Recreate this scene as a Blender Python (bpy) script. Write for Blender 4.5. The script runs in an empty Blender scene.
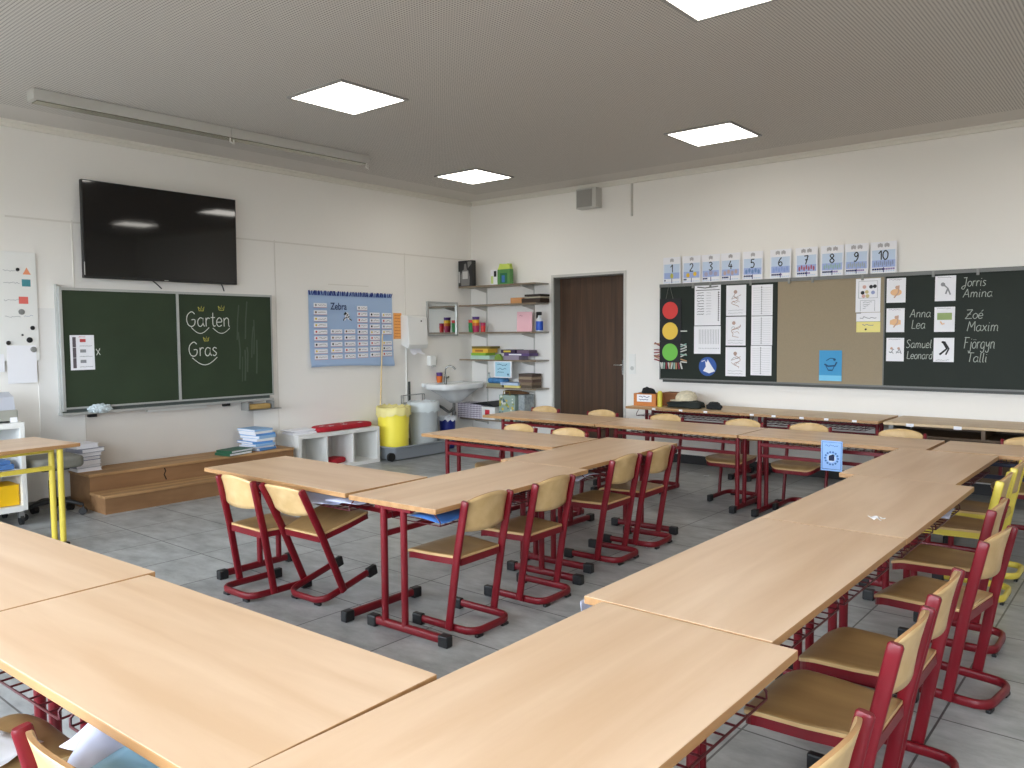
import bpy, bmesh, math, random
from mathutils import Vector, Matrix
PI = math.pi
random.seed(7)
sc = bpy.context.scene
COL = sc.collection

# ------------------------------------------------------------------ materials
def lin(c):
    return tuple((x / 12.92 if x <= .04045 else ((x + .055) / 1.055) ** 2.4) for x in (v / 255 for v in c))

MATS = {}
def mat(name, rgb, rough=.5, metal=0., spec=.5, emit=0., var=0., vscale=8., bump=0., bscale=60., coat=0.):
    if name in MATS: return MATS[name]
    m = bpy.data.materials.new(name); m.use_nodes = True
    nt = m.node_tree; b = nt.nodes['Principled BSDF']; L = nt.links.new
    c = lin(rgb) + (1,)
    b.inputs['Base Color'].default_value = c
    b.inputs['Roughness'].default_value = rough
    b.inputs['Metallic'].default_value = metal
    b.inputs['Specular IOR Level'].default_value = spec
    b.inputs['Coat Weight'].default_value = coat
    tc = nt.nodes.new('ShaderNodeTexCoord')
    if var:
        n = nt.nodes.new('ShaderNodeTexNoise'); n.inputs['Scale'].default_value = vscale; n.inputs['Detail'].default_value = 4
        L(tc.outputs['Object'], n.inputs['Vector'])
        r = nt.nodes.new('ShaderNodeMapRange'); r.inputs[1].default_value = .3; r.inputs[2].default_value = .7
        r.inputs[3].default_value = 1 - var; r.inputs[4].default_value = 1 + var
        L(n.outputs['Fac'], r.inputs[0])
        h = nt.nodes.new('ShaderNodeHueSaturation'); h.inputs['Color'].default_value = c
        L(r.outputs[0], h.inputs['Value']); L(h.outputs[0], b.inputs['Base Color'])
    if bump:
        n2 = nt.nodes.new('ShaderNodeTexNoise'); n2.inputs['Scale'].default_value = bscale
        L(tc.outputs['Object'], n2.inputs['Vector'])
        bp = nt.nodes.new('ShaderNodeBump'); bp.inputs['Strength'].default_value = bump; bp.inputs['Distance'].default_value = .004
        L(n2.outputs['Fac'], bp.inputs['Height']); L(bp.outputs[0], b.inputs['Normal'])
    if emit:
        b.inputs['Emission Color'].default_value = c; b.inputs['Emission Strength'].default_value = emit
    MATS[name] = m
    return m

def wood(name, a, bcol, rough=.4, scale=(1.2, 22, 22), axis=None, per_object=True, spec=.5, lo=.35, hi=.68):
    m = bpy.data.materials.new(name); m.use_nodes = True
    nt = m.node_tree; b = nt.nodes['Principled BSDF']; L = nt.links.new
    tc = nt.nodes.new('ShaderNodeTexCoord'); mp = nt.nodes.new('ShaderNodeMapping')
    mp.inputs['Scale'].default_value = scale
    L(tc.outputs['Object'], mp.inputs['Vector'])
    if per_object:
        oi = nt.nodes.new('ShaderNodeObjectInfo'); mu = nt.nodes.new('ShaderNodeMath'); mu.operation = 'MULTIPLY'; mu.inputs[1].default_value = 40
        L(oi.outputs['Random'], mu.inputs[0]); cb = nt.nodes.new('ShaderNodeCombineXYZ')
        for i in range(3): L(mu.outputs[0], cb.inputs[i])
        L(cb.outputs[0], mp.inputs['Location'])
    n = nt.nodes.new('ShaderNodeTexNoise'); n.inputs['Scale'].default_value = 1; n.inputs['Detail'].default_value = 5; n.inputs['Distortion'].default_value = .35
    L(mp.outputs[0], n.inputs['Vector'])
    r = nt.nodes.new('ShaderNodeValToRGB')
    r.color_ramp.elements[0].position = lo; r.color_ramp.elements[0].color = lin(bcol) + (1,)
    r.color_ramp.elements[1].position = hi; r.color_ramp.elements[1].color = lin(a) + (1,)
    L(n.outputs['Fac'], r.inputs['Fac']); L(r.outputs[0], b.inputs['Base Color'])
    b.inputs['Roughness'].default_value = rough; b.inputs['Specular IOR Level'].default_value = spec
    MATS[name] = m
    return m

TOP = wood('beech_laminate', (224, 194, 163), (208, 174, 139), .34, (.9, 9, 9))
TOPG = wood('pale_worn_laminate', (206, 180, 142), (190, 162, 124), .42, (.9, 12, 12))
EDGE = wood('beech_edge', (180, 138, 92), (162, 120, 76), .45, (2, 30, 30))
PLY = wood('beech_plywood', (208, 176, 126), (194, 160, 108), .38, (14, 2, 14))
SEATW = wood('worn_seat_plywood', (166, 134, 88), (146, 114, 72), .36, (10, 2, 10))
PODT = wood('podium_top_wood', (190, 150, 104), (142, 106, 68), .6, (1.3, 16, 16), lo=.3, hi=.7)
PODF = wood('podium_front_wood', (152, 114, 78), (130, 95, 62), .55, (2, 8, 8))
DOORW = wood('walnut_door_veneer', (84, 60, 40), (60, 41, 28), .42, (38, 38, 1.1))
RED = mat('red_powder_coat', (112, 12, 25), .38, spec=.4)
YEL = mat('yellow_powder_coat', (210, 190, 74), .36)
NAVY = mat('navy_powder_coat', (26, 34, 62), .4)
DRED = mat('dark_red_wire', (78, 14, 24), .4)
BLK = mat('black_plastic', (22, 23, 25), .45)
WHITE = mat('white_gloss', (232, 232, 228), .35)
PAPER = mat('white_paper', (236, 236, 240), .8)
GREYM = mat('grey_metal', (150, 151, 150), .35, .6)
ALU = mat('aluminium', (190, 192, 190), .38, .55)
CHROME = mat('chrome', (215, 215, 215), .12, 1.)
STEEL = mat('grey_paint', (132, 132, 128), .45)
GREEN = mat('chalkboard_green', (47, 60, 42), .6, spec=.3, var=.1, vscale=2.5)
GREEND = mat('chalkboard_dark', (36, 43, 37), .62, spec=.25, var=.08, vscale=2.5)
CHALK = mat('chalk_white', (214, 216, 208), .9)
CHALKY = mat('chalk_yellow', (206, 196, 90), .9)
INK = mat('ink_black', (30, 30, 34), .7)
INKG = mat('ink_grey', (140, 142, 146), .8)
INKB = mat('ink_blue', (34, 50, 110), .7)
CORK = mat('cork', (150, 136, 112), .8, var=.07, vscale=160)

# ------------------------------------------------------------------ mesh builder
class MB:
    def __init__(s): s.v = []; s.f = []; s.m = []; s.s = []; s.M = Matrix()
    def add(s, vs, fs, mi=0, smooth=False):
        o = len(s.v); s.v += [tuple(s.M @ Vector(p)) for p in vs]
        for f in fs:
            s.f.append([i + o for i in f]); s.m.append(mi); s.s.append(smooth)
        return s
    def box(s, x0, x1, y0, y1, z0, z1, mi=0, bev=0., seg=2):
        if bev <= 0:
            v = [(x, y, z) for z in (z0, z1) for y in (y0, y1) for x in (x0, x1)]
            return s.add(v, [(0, 2, 3, 1), (4, 5, 7, 6), (0, 1, 5, 4), (2, 6, 7, 3), (0, 4, 6, 2), (1, 3, 7, 5)], mi)
        bm = bmesh.new(); bmesh.ops.create_cube(bm, size=1)
        for w in bm.verts: w.co = Vector(((x0 + x1) / 2 + w.co.x * (x1 - x0), (y0 + y1) / 2 + w.co.y * (y1 - y0), (z0 + z1) / 2 + w.co.z * (z1 - z0)))
        bmesh.ops.bevel(bm, geom=bm.edges[:], offset=bev, segments=seg, affect='EDGES', profile=.5)
        return s.frombm(bm, mi)
    def frombm(s, bm, mi=0, smooth=False):
        bm.verts.index_update()
        s.add([tuple(w.co) for w in bm.verts], [[w.index for w in f.verts] for f in bm.faces], mi, smooth); bm.free(); return s
    def prism(s, pts, z0, z1, mi=0, bev=0., seg=2, smooth=False):
        """outline in xy extruded along z"""
        bm = bmesh.new(); vs = [bm.verts.new((x, y, z0)) for x, y in pts]
        f = bm.faces.new(vs); r = bmesh.ops.extrude_face_region(bm, geom=[f])
        for w in r['geom']:
            if isinstance(w, bmesh.types.BMVert): w.co.z = z1
        bmesh.ops.recalc_face_normals(bm, faces=bm.faces[:])
        if bev:
            ed = [e for e in bm.edges if abs(e.verts[0].co.z - e.verts[1].co.z) < 1e-6]
            bmesh.ops.bevel(bm, geom=ed, offset=bev, segments=seg, affect='EDGES', profile=.5)
        return s.frombm(bm, mi, smooth)
    def tube(s, pts, rx, ry=None, mi=0, n=10, closed=False, up=(0, 0, 1), taper=None, square=0.):
        ry = rx if ry is None else ry
        P = [Vector(p) for p in pts]; N = len(P); up = Vector(up); rings = []
        for i in range(N):
            if closed: t = P[(i + 1) % N] - P[i - 1]
            elif i == 0: t = P[1] - P[0]
            elif i == N - 1: t = P[-1] - P[-2]
            else: t = (P[i + 1] - P[i]).normalized() + (P[i] - P[i - 1]).normalized()
            t.normalize(); a = up.cross(t)
            if a.length < 1e-4: a = Vector((1, 0, 0)).cross(t)
            a.normalize(); b = t.cross(a); k = taper[i] if taper else 1
            ring = []
            for j in range(n):
                q = 2 * PI * j / n; c, d = math.cos(q), math.sin(q)
                if square:
                    e = 1 - square * .75
                    c = math.copysign(abs(c) ** e, c); d = math.copysign(abs(d) ** e, d)
                ring.append(P[i] + a * (rx * k * c) + b * (ry * k * d))
            rings.append(ring)
        v = [p for r in rings for p in r]; f = []
        for i in range(N if closed else N - 1):
            for j in range(n):
                f.append((i * n + j, i * n + (j + 1) % n, ((i + 1) % N) * n + (j + 1) % n, ((i + 1) % N) * n + j))
        s.add(v, f, mi, True)
        if not closed:
            s.add(rings[0], [tuple(range(n))[::-1]], mi); s.add(rings[-1], [tuple(range(n))], mi)
        return s
    def lathe(s, prof, c=(0, 0, 0), n=24, mi=0, smooth=True):
        v = []; f = []; q = [prof[0]]
        for (ra, za), (rb, zb) in zip(prof, prof[1:]):   # close rings keep the profile's corners crisp
            if math.hypot(rb - ra, zb - za) > .012: q += [(ra + (rb - ra) * k, za + (zb - za) * k) for k in (.04, .96)]
            q.append((rb, zb))
        prof = q
        for r, z in prof:
            for j in range(n): v.append((c[0] + max(r, 1e-4) * math.cos(2 * PI * j / n), c[1] + max(r, 1e-4) * math.sin(2 * PI * j / n), c[2] + z))
        for i in range(len(prof) - 1):
            for j in range(n): f.append((i * n + j, i * n + (j + 1) % n, (i + 1) * n + (j + 1) % n, (i + 1) * n + j))
        return s.add(v, f, mi, smooth)
    # flat ink on a sheet that faces -y ---------------------------------
    def rect(s, x0, x1, z0, z1, y, mi=0): return s.add([(x0, y, z0), (x1, y, z0), (x1, y, z1), (x0, y, z1)], [(0, 1, 2, 3)], mi)
    def poly(s, pts, y, mi=0): return s.add([(x, y, z) for x, z in pts], [tuple(range(len(pts)))], mi)
    def disc(s, cx, cz, r, y, mi=0, n=24, rz=None):
        return s.poly([(cx + r * math.cos(2 * PI * k / n), cz + (rz or r) * math.sin(2 * PI * k / n)) for k in range(n)], y, mi)
    def ink(s, pts, w, y, mi=0):
        P = [Vector(p) for p in pts]; N = len(P); L = []; R = []
        for i in range(N):
            t = (P[min(i + 1, N - 1)] - P[max(i - 1, 0)])
            if t.length < 1e-9: t = Vector((1, 0))
            t.normalize(); q = Vector((-t.y, t.x)) * w / 2; L.append(P[i] + q); R.append(P[i] - q)
        v = [(p.x, y, p.y) for p in L] + [(p.x, y, p.y) for p in R]
        return s.add(v, [(i, N + i, N + i + 1, i + 1) for i in range(N - 1)], mi)
    def build(s, name, mats, parent=None, loc=None, rotz=0):
        me = bpy.data.meshes.new(name); me.from_pydata(s.v, [], s.f)
        for m in (mats if isinstance(mats, (list, tuple)) else [mats]): me.materials.append(m)
        me.polygons.foreach_set('material_index', s.m); me.polygons.foreach_set('use_smooth', s.s); me.update()
        o = bpy.data.objects.new(name, me); COL.objects.link(o)
        if parent: o.parent = parent
        if loc is not None: o.location = loc; o.rotation_euler = (0, 0, rotz)
        return o

def smooth_path(pts, k=5):
    if len(pts) < 3: return pts
    P = [Vector(p) for p in pts]; out = []
    for i in range(len(P) - 1):
        a, b, c, d = P[max(i - 1, 0)], P[i], P[i + 1], P[min(i + 2, len(P) - 1)]
        for j in range(k):
            t = j / k
            out.append(.5 * ((2 * b) + (c - a) * t + (2 * a - 5 * b + 4 * c - d) * t * t + (3 * b - a - 3 * c + d) * t ** 3))
    out.append(P[-1]); return out

def rrect(x0, x1, y0, y1, r, n=5):
    """r: one radius or four (x0y0, x1y0, x1y1, x0y1)"""
    r = (r,) * 4 if not isinstance(r, (list, tuple)) else r
    out = []
    for (cx, cy, sx, sy, a0, q) in ((x0, y0, 1, 1, PI, r[0]), (x1, y0, -1, 1, 1.5 * PI, r[1]), (x1, y1, -1, -1, 0, r[2]), (x0, y1, 1, -1, .5 * PI, r[3])):
        for k in range(n + 1):
            a = a0 + .5 * PI * k / n; out.append((cx + sx * q + q * math.cos(a), cy + sy * q + q * math.sin(a)))
    return out

def tag(o, label, cat, group=None, kind=None):
    o['label'] = label; o['category'] = cat
    if group: o['group'] = group
    if kind: o['kind'] = kind
    return o
def thing(name, label, cat, loc=(0, 0, 0), rotz=0, group=None):
    o = bpy.data.objects.new(name, None); COL.objects.link(o); o.empty_display_size = .1
    o.location = loc; o.rotation_euler = (0, 0, rotz); return tag(o, label, cat, group)
def struct(name, mb, m, loc=None):
    o = mb.build(name, m, None, loc); o['kind'] = 'structure'; return o
def kids(o): return [c for c in COL.objects if c.parent == o]
def dup(root, loc, rot, label, group=None, swap=None):
    def cp(o, par):
        c = o.copy(); COL.objects.link(c); c.parent = par
        for k in kids(o): cp(k, c)
        return c
    r = cp(root, None); r.location = loc; r.rotation_euler = rot if isinstance(rot, tuple) else (0, 0, rot)
    r['label'] = label
    if group: r['group'] = group
    return r

# ------------------------------------------------------------------ pen strokes
GL = {
 'G': (.78, [[(.62, .85), (.4, 1), (.12, .8), (.03, .45), (.15, .1), (.4, 0), (.6, .15), (.62, .45), (.38, .45)]]),
 'a': (.58, [[(.45, .5), (.25, .6), (.06, .4), (.08, .1), (.25, 0), (.42, .2), (.45, .58), (.44, .2), (.54, 0)]]),
 'r': (.42, [[(.08, .6), (.08, 0)], [(.08, .38), (.2, .58), (.36, .55)]]),
 't': (.42, [[(.18, .95), (.17, .2), (.25, .02), (.36, .06)], [(.02, .62), (.34, .62)]]),
 'e': (.52, [[(.05, .3), (.42, .33), (.36, .55), (.2, .6), (.05, .4), (.06, .12), (.22, 0), (.43, .1)]]),
 'n': (.57, [[(.08, .6), (.08, 0)], [(.08, .4), (.25, .6), (.42, .5), (.43, .1), (.5, 0)]]),
 's': (.46, [[(.36, .52), (.2, .6), (.07, .47), (.2, .32), (.34, .18), (.22, 0), (.05, .07)]]),
 'A': (.72, [[(.02, 0), (.35, 1)], [(.35, 1), (.62, 0)], [(.12, .35), (.52, .35)]]),
 'm': (.82, [[(.08, .6), (.08, 0)], [(.08, .4), (.22, .6), (.36, .45), (.36, 0)], [(.36, .4), (.5, .6), (.66, .45), (.66, .08), (.74, 0)]]),
 'i': (.28, [[(.1, .6), (.1, .1), (.18, 0)], [(.11, .8), (.13, .86)]]),
 'J': (.6, [[(.1, .98), (.5, 1)], [(.42, 1), (.4, .1), (.25, -.3), (.02, -.2), (.1, 0), (.46, .15)]]),
 'o': (.52, [[(.25, .6), (.06, .42), (.07, .12), (.25, 0), (.43, .15), (.43, .45), (.25, .6)]]),
 'Z': (.7, [[(.05, .97), (.6, 1)], [(.6, 1), (.02, 0)], [(.02, 0), (.64, .03)], [(.15, .5), (.5, .52)]]),
 'M': (.86, [[(.05, 0), (.15, 1)], [(.15, 1), (.4, .4)], [(.4, .4), (.68, 1)], [(.68, 1), (.76, 0)]]),
 'x': (.5, [[(.05, .6), (.42, 0)], [(.42, .6), (.03, 0)]]),
 'F': (.62, [[(.15, 1), (.1, 0)], [(.02, 1), (.6, .98)], [(.12, .55), (.45, .55)]]),
 'j': (.32, [[(.2, .6), (.18, -.2), (.05, -.35), (-.05, -.2)], [(.2, .8), (.22, .86)]]),
 'g': (.55, [[(.43, .5), (.25, .6), (.06, .4), (.08, .1), (.25, 0), (.42, .2), (.44, .58), (.42, -.2), (.25, -.36), (.06, -.22)]]),
 'y': (.52, [[(.06, .6), (.12, .25), (.3, .25), (.42, .6)], [(.42, .6), (.38, -.2), (.2, -.35), (.05, -.2)]]),
 'T': (.62, [[(.3, 1), (.28, 0)], [(0, 1), (.62, 1)]]),
 'l': (.28, [[(.1, 1), (.1, .1), (.22, 0)]]),
 'L': (.56, [[(.1, 1), (.08, .02)], [(.08, .02), (.5, .02)]]),
 'S': (.64, [[(.55, .9), (.3, 1), (.1, .78), (.3, .52), (.52, .25), (.3, 0), (.05, .1)]]),
 'u': (.55, [[(.08, .6), (.1, .1), (.26, 0), (.42, .2), (.43, .6)], [(.43, .6), (.44, .1), (.52, 0)]]),
 'd': (.55, [[(.43, .5), (.25, .6), (.06, .4), (.08, .1), (.25, 0), (.42, .2)], [(.43, 1), (.43, 0)]]),
 '0': (.66, [[(.3, 1), (.08, .75), (.06, .3), (.28, 0), (.52, .25), (.54, .75), (.3, 1)]]),
 '1': (.45, [[(.05, .68), (.32, 1)], [(.32, 1), (.32, 0)]]),
 '2': (.6, [[(.06, .78), (.28, 1), (.5, .78), (.32, .4), (.05, .02)], [(.05, .02), (.54, .02)]]),
 '3': (.58, [[(.06, .9), (.28, 1), (.48, .78), (.24, .54), (.5, .28), (.28, 0), (.04, .1)]]),
 '4': (.6, [[(.34, 1), (.05, .32)], [(.05, .32), (.56, .32)], [(.4, .6), (.36, 0)]]),
 '5': (.6, [[(.5, 1), (.14, 1)], [(.14, 1), (.1, .58)], [(.1, .58), (.34, .64), (.5, .36), (.34, .03), (.05, .06)]]),
 '6': (.6, [[(.42, 1), (.14, .6), (.06, .25), (.28, 0), (.5, .22), (.34, .5), (.1, .34)]]),
 '7': (.6, [[(.06, .98), (.5, 1)], [(.5, 1), (.2, 0)], [(.14, .52), (.46, .54)]]),
 '8': (.6, [[(.28, .54), (.08, .78), (.28, 1), (.48, .78), (.28, .54), (.05, .25), (.28, 0), (.52, .25), (.28, .54)]]),
 '9': (.6, [[(.46, .75), (.26, .5), (.08, .75), (.28, 1), (.47, .78), (.44, .35), (.2, 0), (.06, .06)]]),
}
GL['é'] = (GL['e'][0], GL['e'][1] + [[(.25, .78), (.4, .95)]])
GL['ö'] = (GL['o'][0], GL['o'][1] + [[(.14, .76), (.16, .82)], [(.34, .76), (.36, .82)]])
def text_width(t): return sum(GL[c][0] for c in t)
def pen(mb, t, x, z, h, w, y, mi=0, sx=1., slant=0.):
    for c in t:
        a, st = GL[c]
        for s_ in st:
            mb.ink([(x + (p[0] + slant * p[1]) * h * sx, z + p[1] * h) for p in smooth_path(s_, 4)], w, y, mi)
        x += a * h * sx
    return x
def scrawl(mb, x0, x1, z, h, w, y, mi, seed=0, step=None):
    rr = random.Random(seed); step = step or h * .55; x = x0; p = []
    while x < x1:
        p.append((x, z + rr.uniform(-.5, .5) * h)); x += step * rr.uniform(.6, 1.3)
    if len(p) > 1: mb.ink(smooth_path(p, 2), w, y, mi)
WB = -PI / 2     # yaw of things on the wall with the door (they face -x)
XB, YA, CEIL = 8.24, 7.571, 3.296

# ------------------------------------------------------------------ room shell
X0, Y0 = -1.9, -2.4
def floor_mat():
    m = bpy.data.materials.new('floor_tiles'); m.use_nodes = True; nt = m.node_tree; b = nt.nodes['Principled BSDF']; L = nt.links.new
    tc = nt.nodes.new('ShaderNodeTexCoord'); mp = nt.nodes.new('ShaderNodeMapping')
    mp.inputs['Location'].default_value = (-2.79 / .555, -.655 / .555, 0); mp.inputs['Scale'].default_value = (1 / .555,) * 3
    L(tc.outputs['Object'], mp.inputs['Vector'])
    br = nt.nodes.new('ShaderNodeTexBrick'); br.offset = 0; br.inputs['Scale'].default_value = 1
    br.inputs['Mortar Size'].default_value = .008; br.inputs['Brick Width'].default_value = 1; br.inputs['Row Height'].default_value = 1
    br.inputs['Color1'].default_value = lin((168, 171, 171)) + (1,); br.inputs['Color2'].default_value = lin((156, 159, 160)) + (1,)
    br.inputs['Mortar'].default_value = lin((84, 84, 84)) + (1,)
    L(mp.outputs[0], br.inputs['Vector'])
    mp2 = nt.nodes.new('ShaderNodeMapping'); mp2.inputs['Scale'].default_value = (5, 2.2, 1); L(tc.outputs['Object'], mp2.inputs['Vector'])
    n = nt.nodes.new('ShaderNodeTexNoise'); n.inputs['Scale'].default_value = 1.6; n.inputs['Detail'].default_value = 7; n.inputs['Roughness'].default_value = .66
    L(mp2.outputs[0], n.inputs['Vector'])
    r = nt.nodes.new('ShaderNodeMapRange'); r.inputs[1].default_value = .3; r.inputs[2].default_value = .7; r.inputs[3].default_value = .64; r.inputs[4].default_value = 1.30
    L(n.outputs['Fac'], r.inputs[0]); h = nt.nodes.new('ShaderNodeHueSaturation'); L(br.outputs['Color'], h.inputs['Color']); L(r.outputs[0], h.inputs['Value'])
    L(h.outputs[0], b.inputs['Base Color']); b.inputs['Roughness'].default_value = .36
    return m
def ceiling_mat():
    m = bpy.data.materials.new('perforated_ceiling'); m.use_nodes = True; nt = m.node_tree; b = nt.nodes['Principled BSDF']; L = nt.links.new
    tc = nt.nodes.new('ShaderNodeTexCoord'); sp = nt.nodes.new('ShaderNodeSeparateXYZ'); L(tc.outputs['Object'], sp.inputs[0])
    def math_(op, a, b_=None, c=None):
        q = nt.nodes.new('ShaderNodeMath'); q.operation = op
        for i, v in enumerate((a, b_, c)):
            if v is None: continue
            if isinstance(v, (int, float)): q.inputs[i].default_value = v
            else: L(v, q.inputs[i])
        return q.outputs[0]
    ds = []; ins = None
    for ax, lo, hi in (('X', X0 + .3, XB - .42), ('Y', Y0 + .3, YA - .5)):
        v = sp.outputs[ax]
        f = math_('SUBTRACT', math_('FRACT', math_('MULTIPLY', v, 1 / .021)), .5)
        ds.append(math_('MULTIPLY', f, f))
        k = math_('MULTIPLY', math_('GREATER_THAN', v, lo), math_('LESS_THAN', v, hi))
        ins = k if ins is None else math_('MULTIPLY', ins, k)
    hole = math_('MULTIPLY', math_('LESS_THAN', math_('ADD', ds[0], ds[1]), .075), ins)
    mx = nt.nodes.new('ShaderNodeMix'); mx.data_type = 'RGBA'; L(hole, mx.inputs[0])
    mx.inputs[6].default_value = lin((206, 201, 194)) + (1,); mx.inputs[7].default_value = lin((132, 128, 123)) + (1,)
    L(mx.outputs[2], b.inputs['Base Color']); b.inputs['Roughness'].default_value = .85
    return m
WALL = mat('wall_paint', (236, 233, 227), .8, bump=.05, bscale=40)
struct('floor', MB().box(X0 - .2, XB + .2, Y0 - .2, YA + .2, -.1, 0), floor_mat())
struct('ceiling', MB().box(X0 - .2, XB + .2, Y0 - .2, YA + .2, CEIL, CEIL + .1), ceiling_mat())
struct('wall_left', MB().box(X0 - .2, XB + .2, YA, YA + .2, 0, CEIL), WALL)
# wall with the door opening
DY0, DY1, DZ = 5.10, 6.147, 2.20
mb = MB()
mb.box(XB, XB + .2, Y0 - .2, DY0, 0, CEIL); mb.box(XB, XB + .2, DY1, YA, 0, CEIL); mb.box(XB, XB + .2, DY0, DY1, DZ, CEIL)
struct('wall_back', mb, WALL)
struct('wall_right', MB().box(X0 - .2, XB + .2, Y0 - .2, Y0, 0, CEIL), WALL)
# window wall behind the camera
wins = [(-2.0, -.1), (.5, 2.4), (3.0, 4.9), (5.4, 7.2)]
mb = MB(); mb.box(X0 - .2, X0, Y0, YA, 0, .85); mb.box(X0 - .2, X0, Y0, YA, 2.72, CEIL)
ys = [Y0] + [y for w in wins for y in w] + [YA]
for i in range(0, len(ys), 2): mb.box(X0 - .2, X0, ys[i], ys[i + 1], .85, 2.72)
struct('wall_front', mb, WALL)
gl = bpy.data.materials.new('window_glass'); gl.use_nodes = True; nt = gl.node_tree
for n in list(nt.nodes):
    if n.type == 'BSDF_PRINCIPLED': nt.nodes.remove(n)
tr = nt.nodes.new('ShaderNodeBsdfTransparent'); gs = nt.nodes.new('ShaderNodeBsdfGlossy'); gs.inputs['Roughness'].default_value = .02
mx = nt.nodes.new('ShaderNodeMixShader'); mx.inputs[0].default_value = .06
nt.links.new(tr.outputs[0], mx.inputs[1]); nt.links.new(gs.outputs[0], mx.inputs[2]); nt.links.new(mx.outputs[0], nt.nodes['Material Output'].inputs[0])
for i, (a, b_) in enumerate(wins):
    mb = MB()
    for y in (a, (a + b_) / 2 - .03, b_ - .06): mb.box(X0 - .13, X0 - .07, y, y + .06, .85, 2.72)
    for z in (.85, 2.1, 2.66): mb.box(X0 - .13, X0 - .07, a, b_, z, z + .06)
    w = struct('window_%d' % (i + 1), mb, WHITE)
    MB().box(X0 - .105, X0 - .10, a + .02, b_ - .02, .87, 2.70).build('pane', gl, w)
# cornice strips under the ceiling
CORN = mat('cornice_paint', (224, 220, 210), .7)
mb = MB(); mb.box(X0, XB, YA - .03, YA, CEIL - .055, CEIL); mb.box(X0, XB, YA - .055, YA, CEIL - .02, CEIL); struct('trim_1', mb, CORN)
mb = MB(); mb.box(XB - .03, XB, Y0, YA - .055, CEIL - .055, CEIL); mb.box(XB - .055, XB, Y0, YA - .055, CEIL - .02, CEIL); struct('trim_2', mb, CORN)
SK = mat('black_skirting', (30, 30, 32), .5)
mb = MB(); mb.box(XB - .018, XB, Y0, DY0 - .06, 0, .10); mb.box(XB - .018, XB, DY1 + .06, YA, 0, .10); struct('baseboard_back', mb, SK)
struct('baseboard_left', MB().box(X0, XB - .02, YA - .018, YA, 0, .07), mat('grey_skirting', (120, 118, 112), .5))
# panel joints of the wall sheeting and a low service duct
mb = MB()
for x in (3.02, 5.09, 6.99): mb.box(x, x + .012, YA - .004, YA, .07, 2.52)
mb.box(2.5, XB, YA - .006, YA, 2.495, 2.51); mb.box(5.8, 6.4, YA - .004, YA, 2.07, 2.08)
struct('trim_3', mb, mat('wall_joint', (220, 216, 208), .7))
struct('trim_4', MB().box(2.70, 3.07, YA - .006, YA, .55, 1.74), mat('wall_sheet', (226, 224, 220), .7))
struct('trim_5', MB().box(3.075, 4.78, YA - .008, YA, .31, .86), mat('wall_sheet_two', (206, 200, 192), .75))
# door
FR = mat('door_frame_grey', (200, 198, 192), .45)
JB = mat('door_jamb_grey', (120, 119, 114), .5)
mb = MB()
mb.box(XB - .012, XB, DY1, DY1 + .03, 0, DZ + .03); mb.box(XB - .012, XB, DY0 - .03, DY0, 0, DZ + .03); mb.box(XB - .012, XB, DY0, DY1, DZ, DZ + .03)
fr = struct('trim_6', mb, FR)
mb = MB(); mb.box(XB, XB + .2, DY1 - .012, DY1 - .001, 0, DZ); mb.box(XB, XB + .2, DY0 + .001, DY0 + .012, 0, DZ); mb.box(XB, XB + .2, DY0, DY1, DZ - .012, DZ - .001)
jb = struct('trim_7', mb, JB)
d = struct('door_1', MB().box(XB + .12, XB + .16, DY0 + .015, DY1 - .015, .008, DZ - .014), DOORW)
mb = MB(); mb.tube([(XB + .12, DY0 + .075, 1.10), (XB + .075, DY0 + .075, 1.10)], .009); mb.tube(smooth_path([(XB + .075, DY0 + .07, 1.10), (XB + .072, DY0 + .11, 1.10), (XB + .072, DY0 + .19, 1.098)], 4), .009)
mb.box(XB + .113, XB + .12, DY0 + .05, DY0 + .10, .98, 1.16, bev=.003)
mb.build('door_handle', CHROME, d)

# ------------------------------------------------------------------ ceiling lights
LED = mat('led_diffuser', (255, 250, 241), .5, emit=5.6)
lamps = [(4.007, 4.937, 'square ceiling light in front of the long strip lamp'), (6.905, 3.33, 'square ceiling light above the chalkboard with the names'),
         (6.895, 6.27, 'square ceiling light close to the room corner over the shelves'), (4.04, 1.89, 'square ceiling light cut by the top edge of the view'),
         (6.9, .35, 'square ceiling light beyond the frame above the yellow chairs'), (4.04, -1.15, 'square ceiling light beyond the frame beside the door-side wall'),
         (1.12, 3.33, 'square ceiling light over the front row, out of view'), (1.12, .35, 'square ceiling light over the camera, out of view')]
lp0 = None
for x, y, lb in lamps:
    if lp0 is None:
        lp0 = thing('ceiling_light', lb, 'light', (x, y, CEIL), 0, 'square ceiling lights')
        mb = MB()
        for a in ((-.325, .325, -.325, -.302), (-.325, .325, .302, .325), (-.325, -.302, -.302, .302), (.302, .325, -.302, .302)): mb.box(*a, -.014, 0)
        mb.build('light_frame', mat('lamp_frame_grey', (150, 148, 145), .5), lp0)
        MB().box(-.302, .302, -.302, .302, -.010, -.002).build('diffuser', LED, lp0)
    else: dup(lp0, (x, y, CEIL), 0, lb)
# strip lamp
t = thing('strip_lamp', 'long white strip lamp fixed to the ceiling before the chalkboard wall', 'light', (3.88, 6.46, CEIL), -.034)
mb = MB(); mb.M = Matrix()
for a, b_ in ((-1.53, .02), (.024, 1.53)): mb.box(a, b_, -.07, .07, -.078, -.002, bev=.004)
mb.build('housing', mat('lamp_white', (188, 186, 180), .45), t)
MB().box(-1.50, 1.50, -.045, .062, -.086, -.078).build('reflector', mat('lamp_reflector', (170, 168, 150), .25, .7), t)
mb = MB()
for x in (.02, 1.50): mb.tube([(x, -.05, -.085), (x, -.045, -.12), (x + .05, -.02, -.125), (x + .06, 0, -.085)], .006, n=6)
mb.build('clip', WHITE, t)

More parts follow.
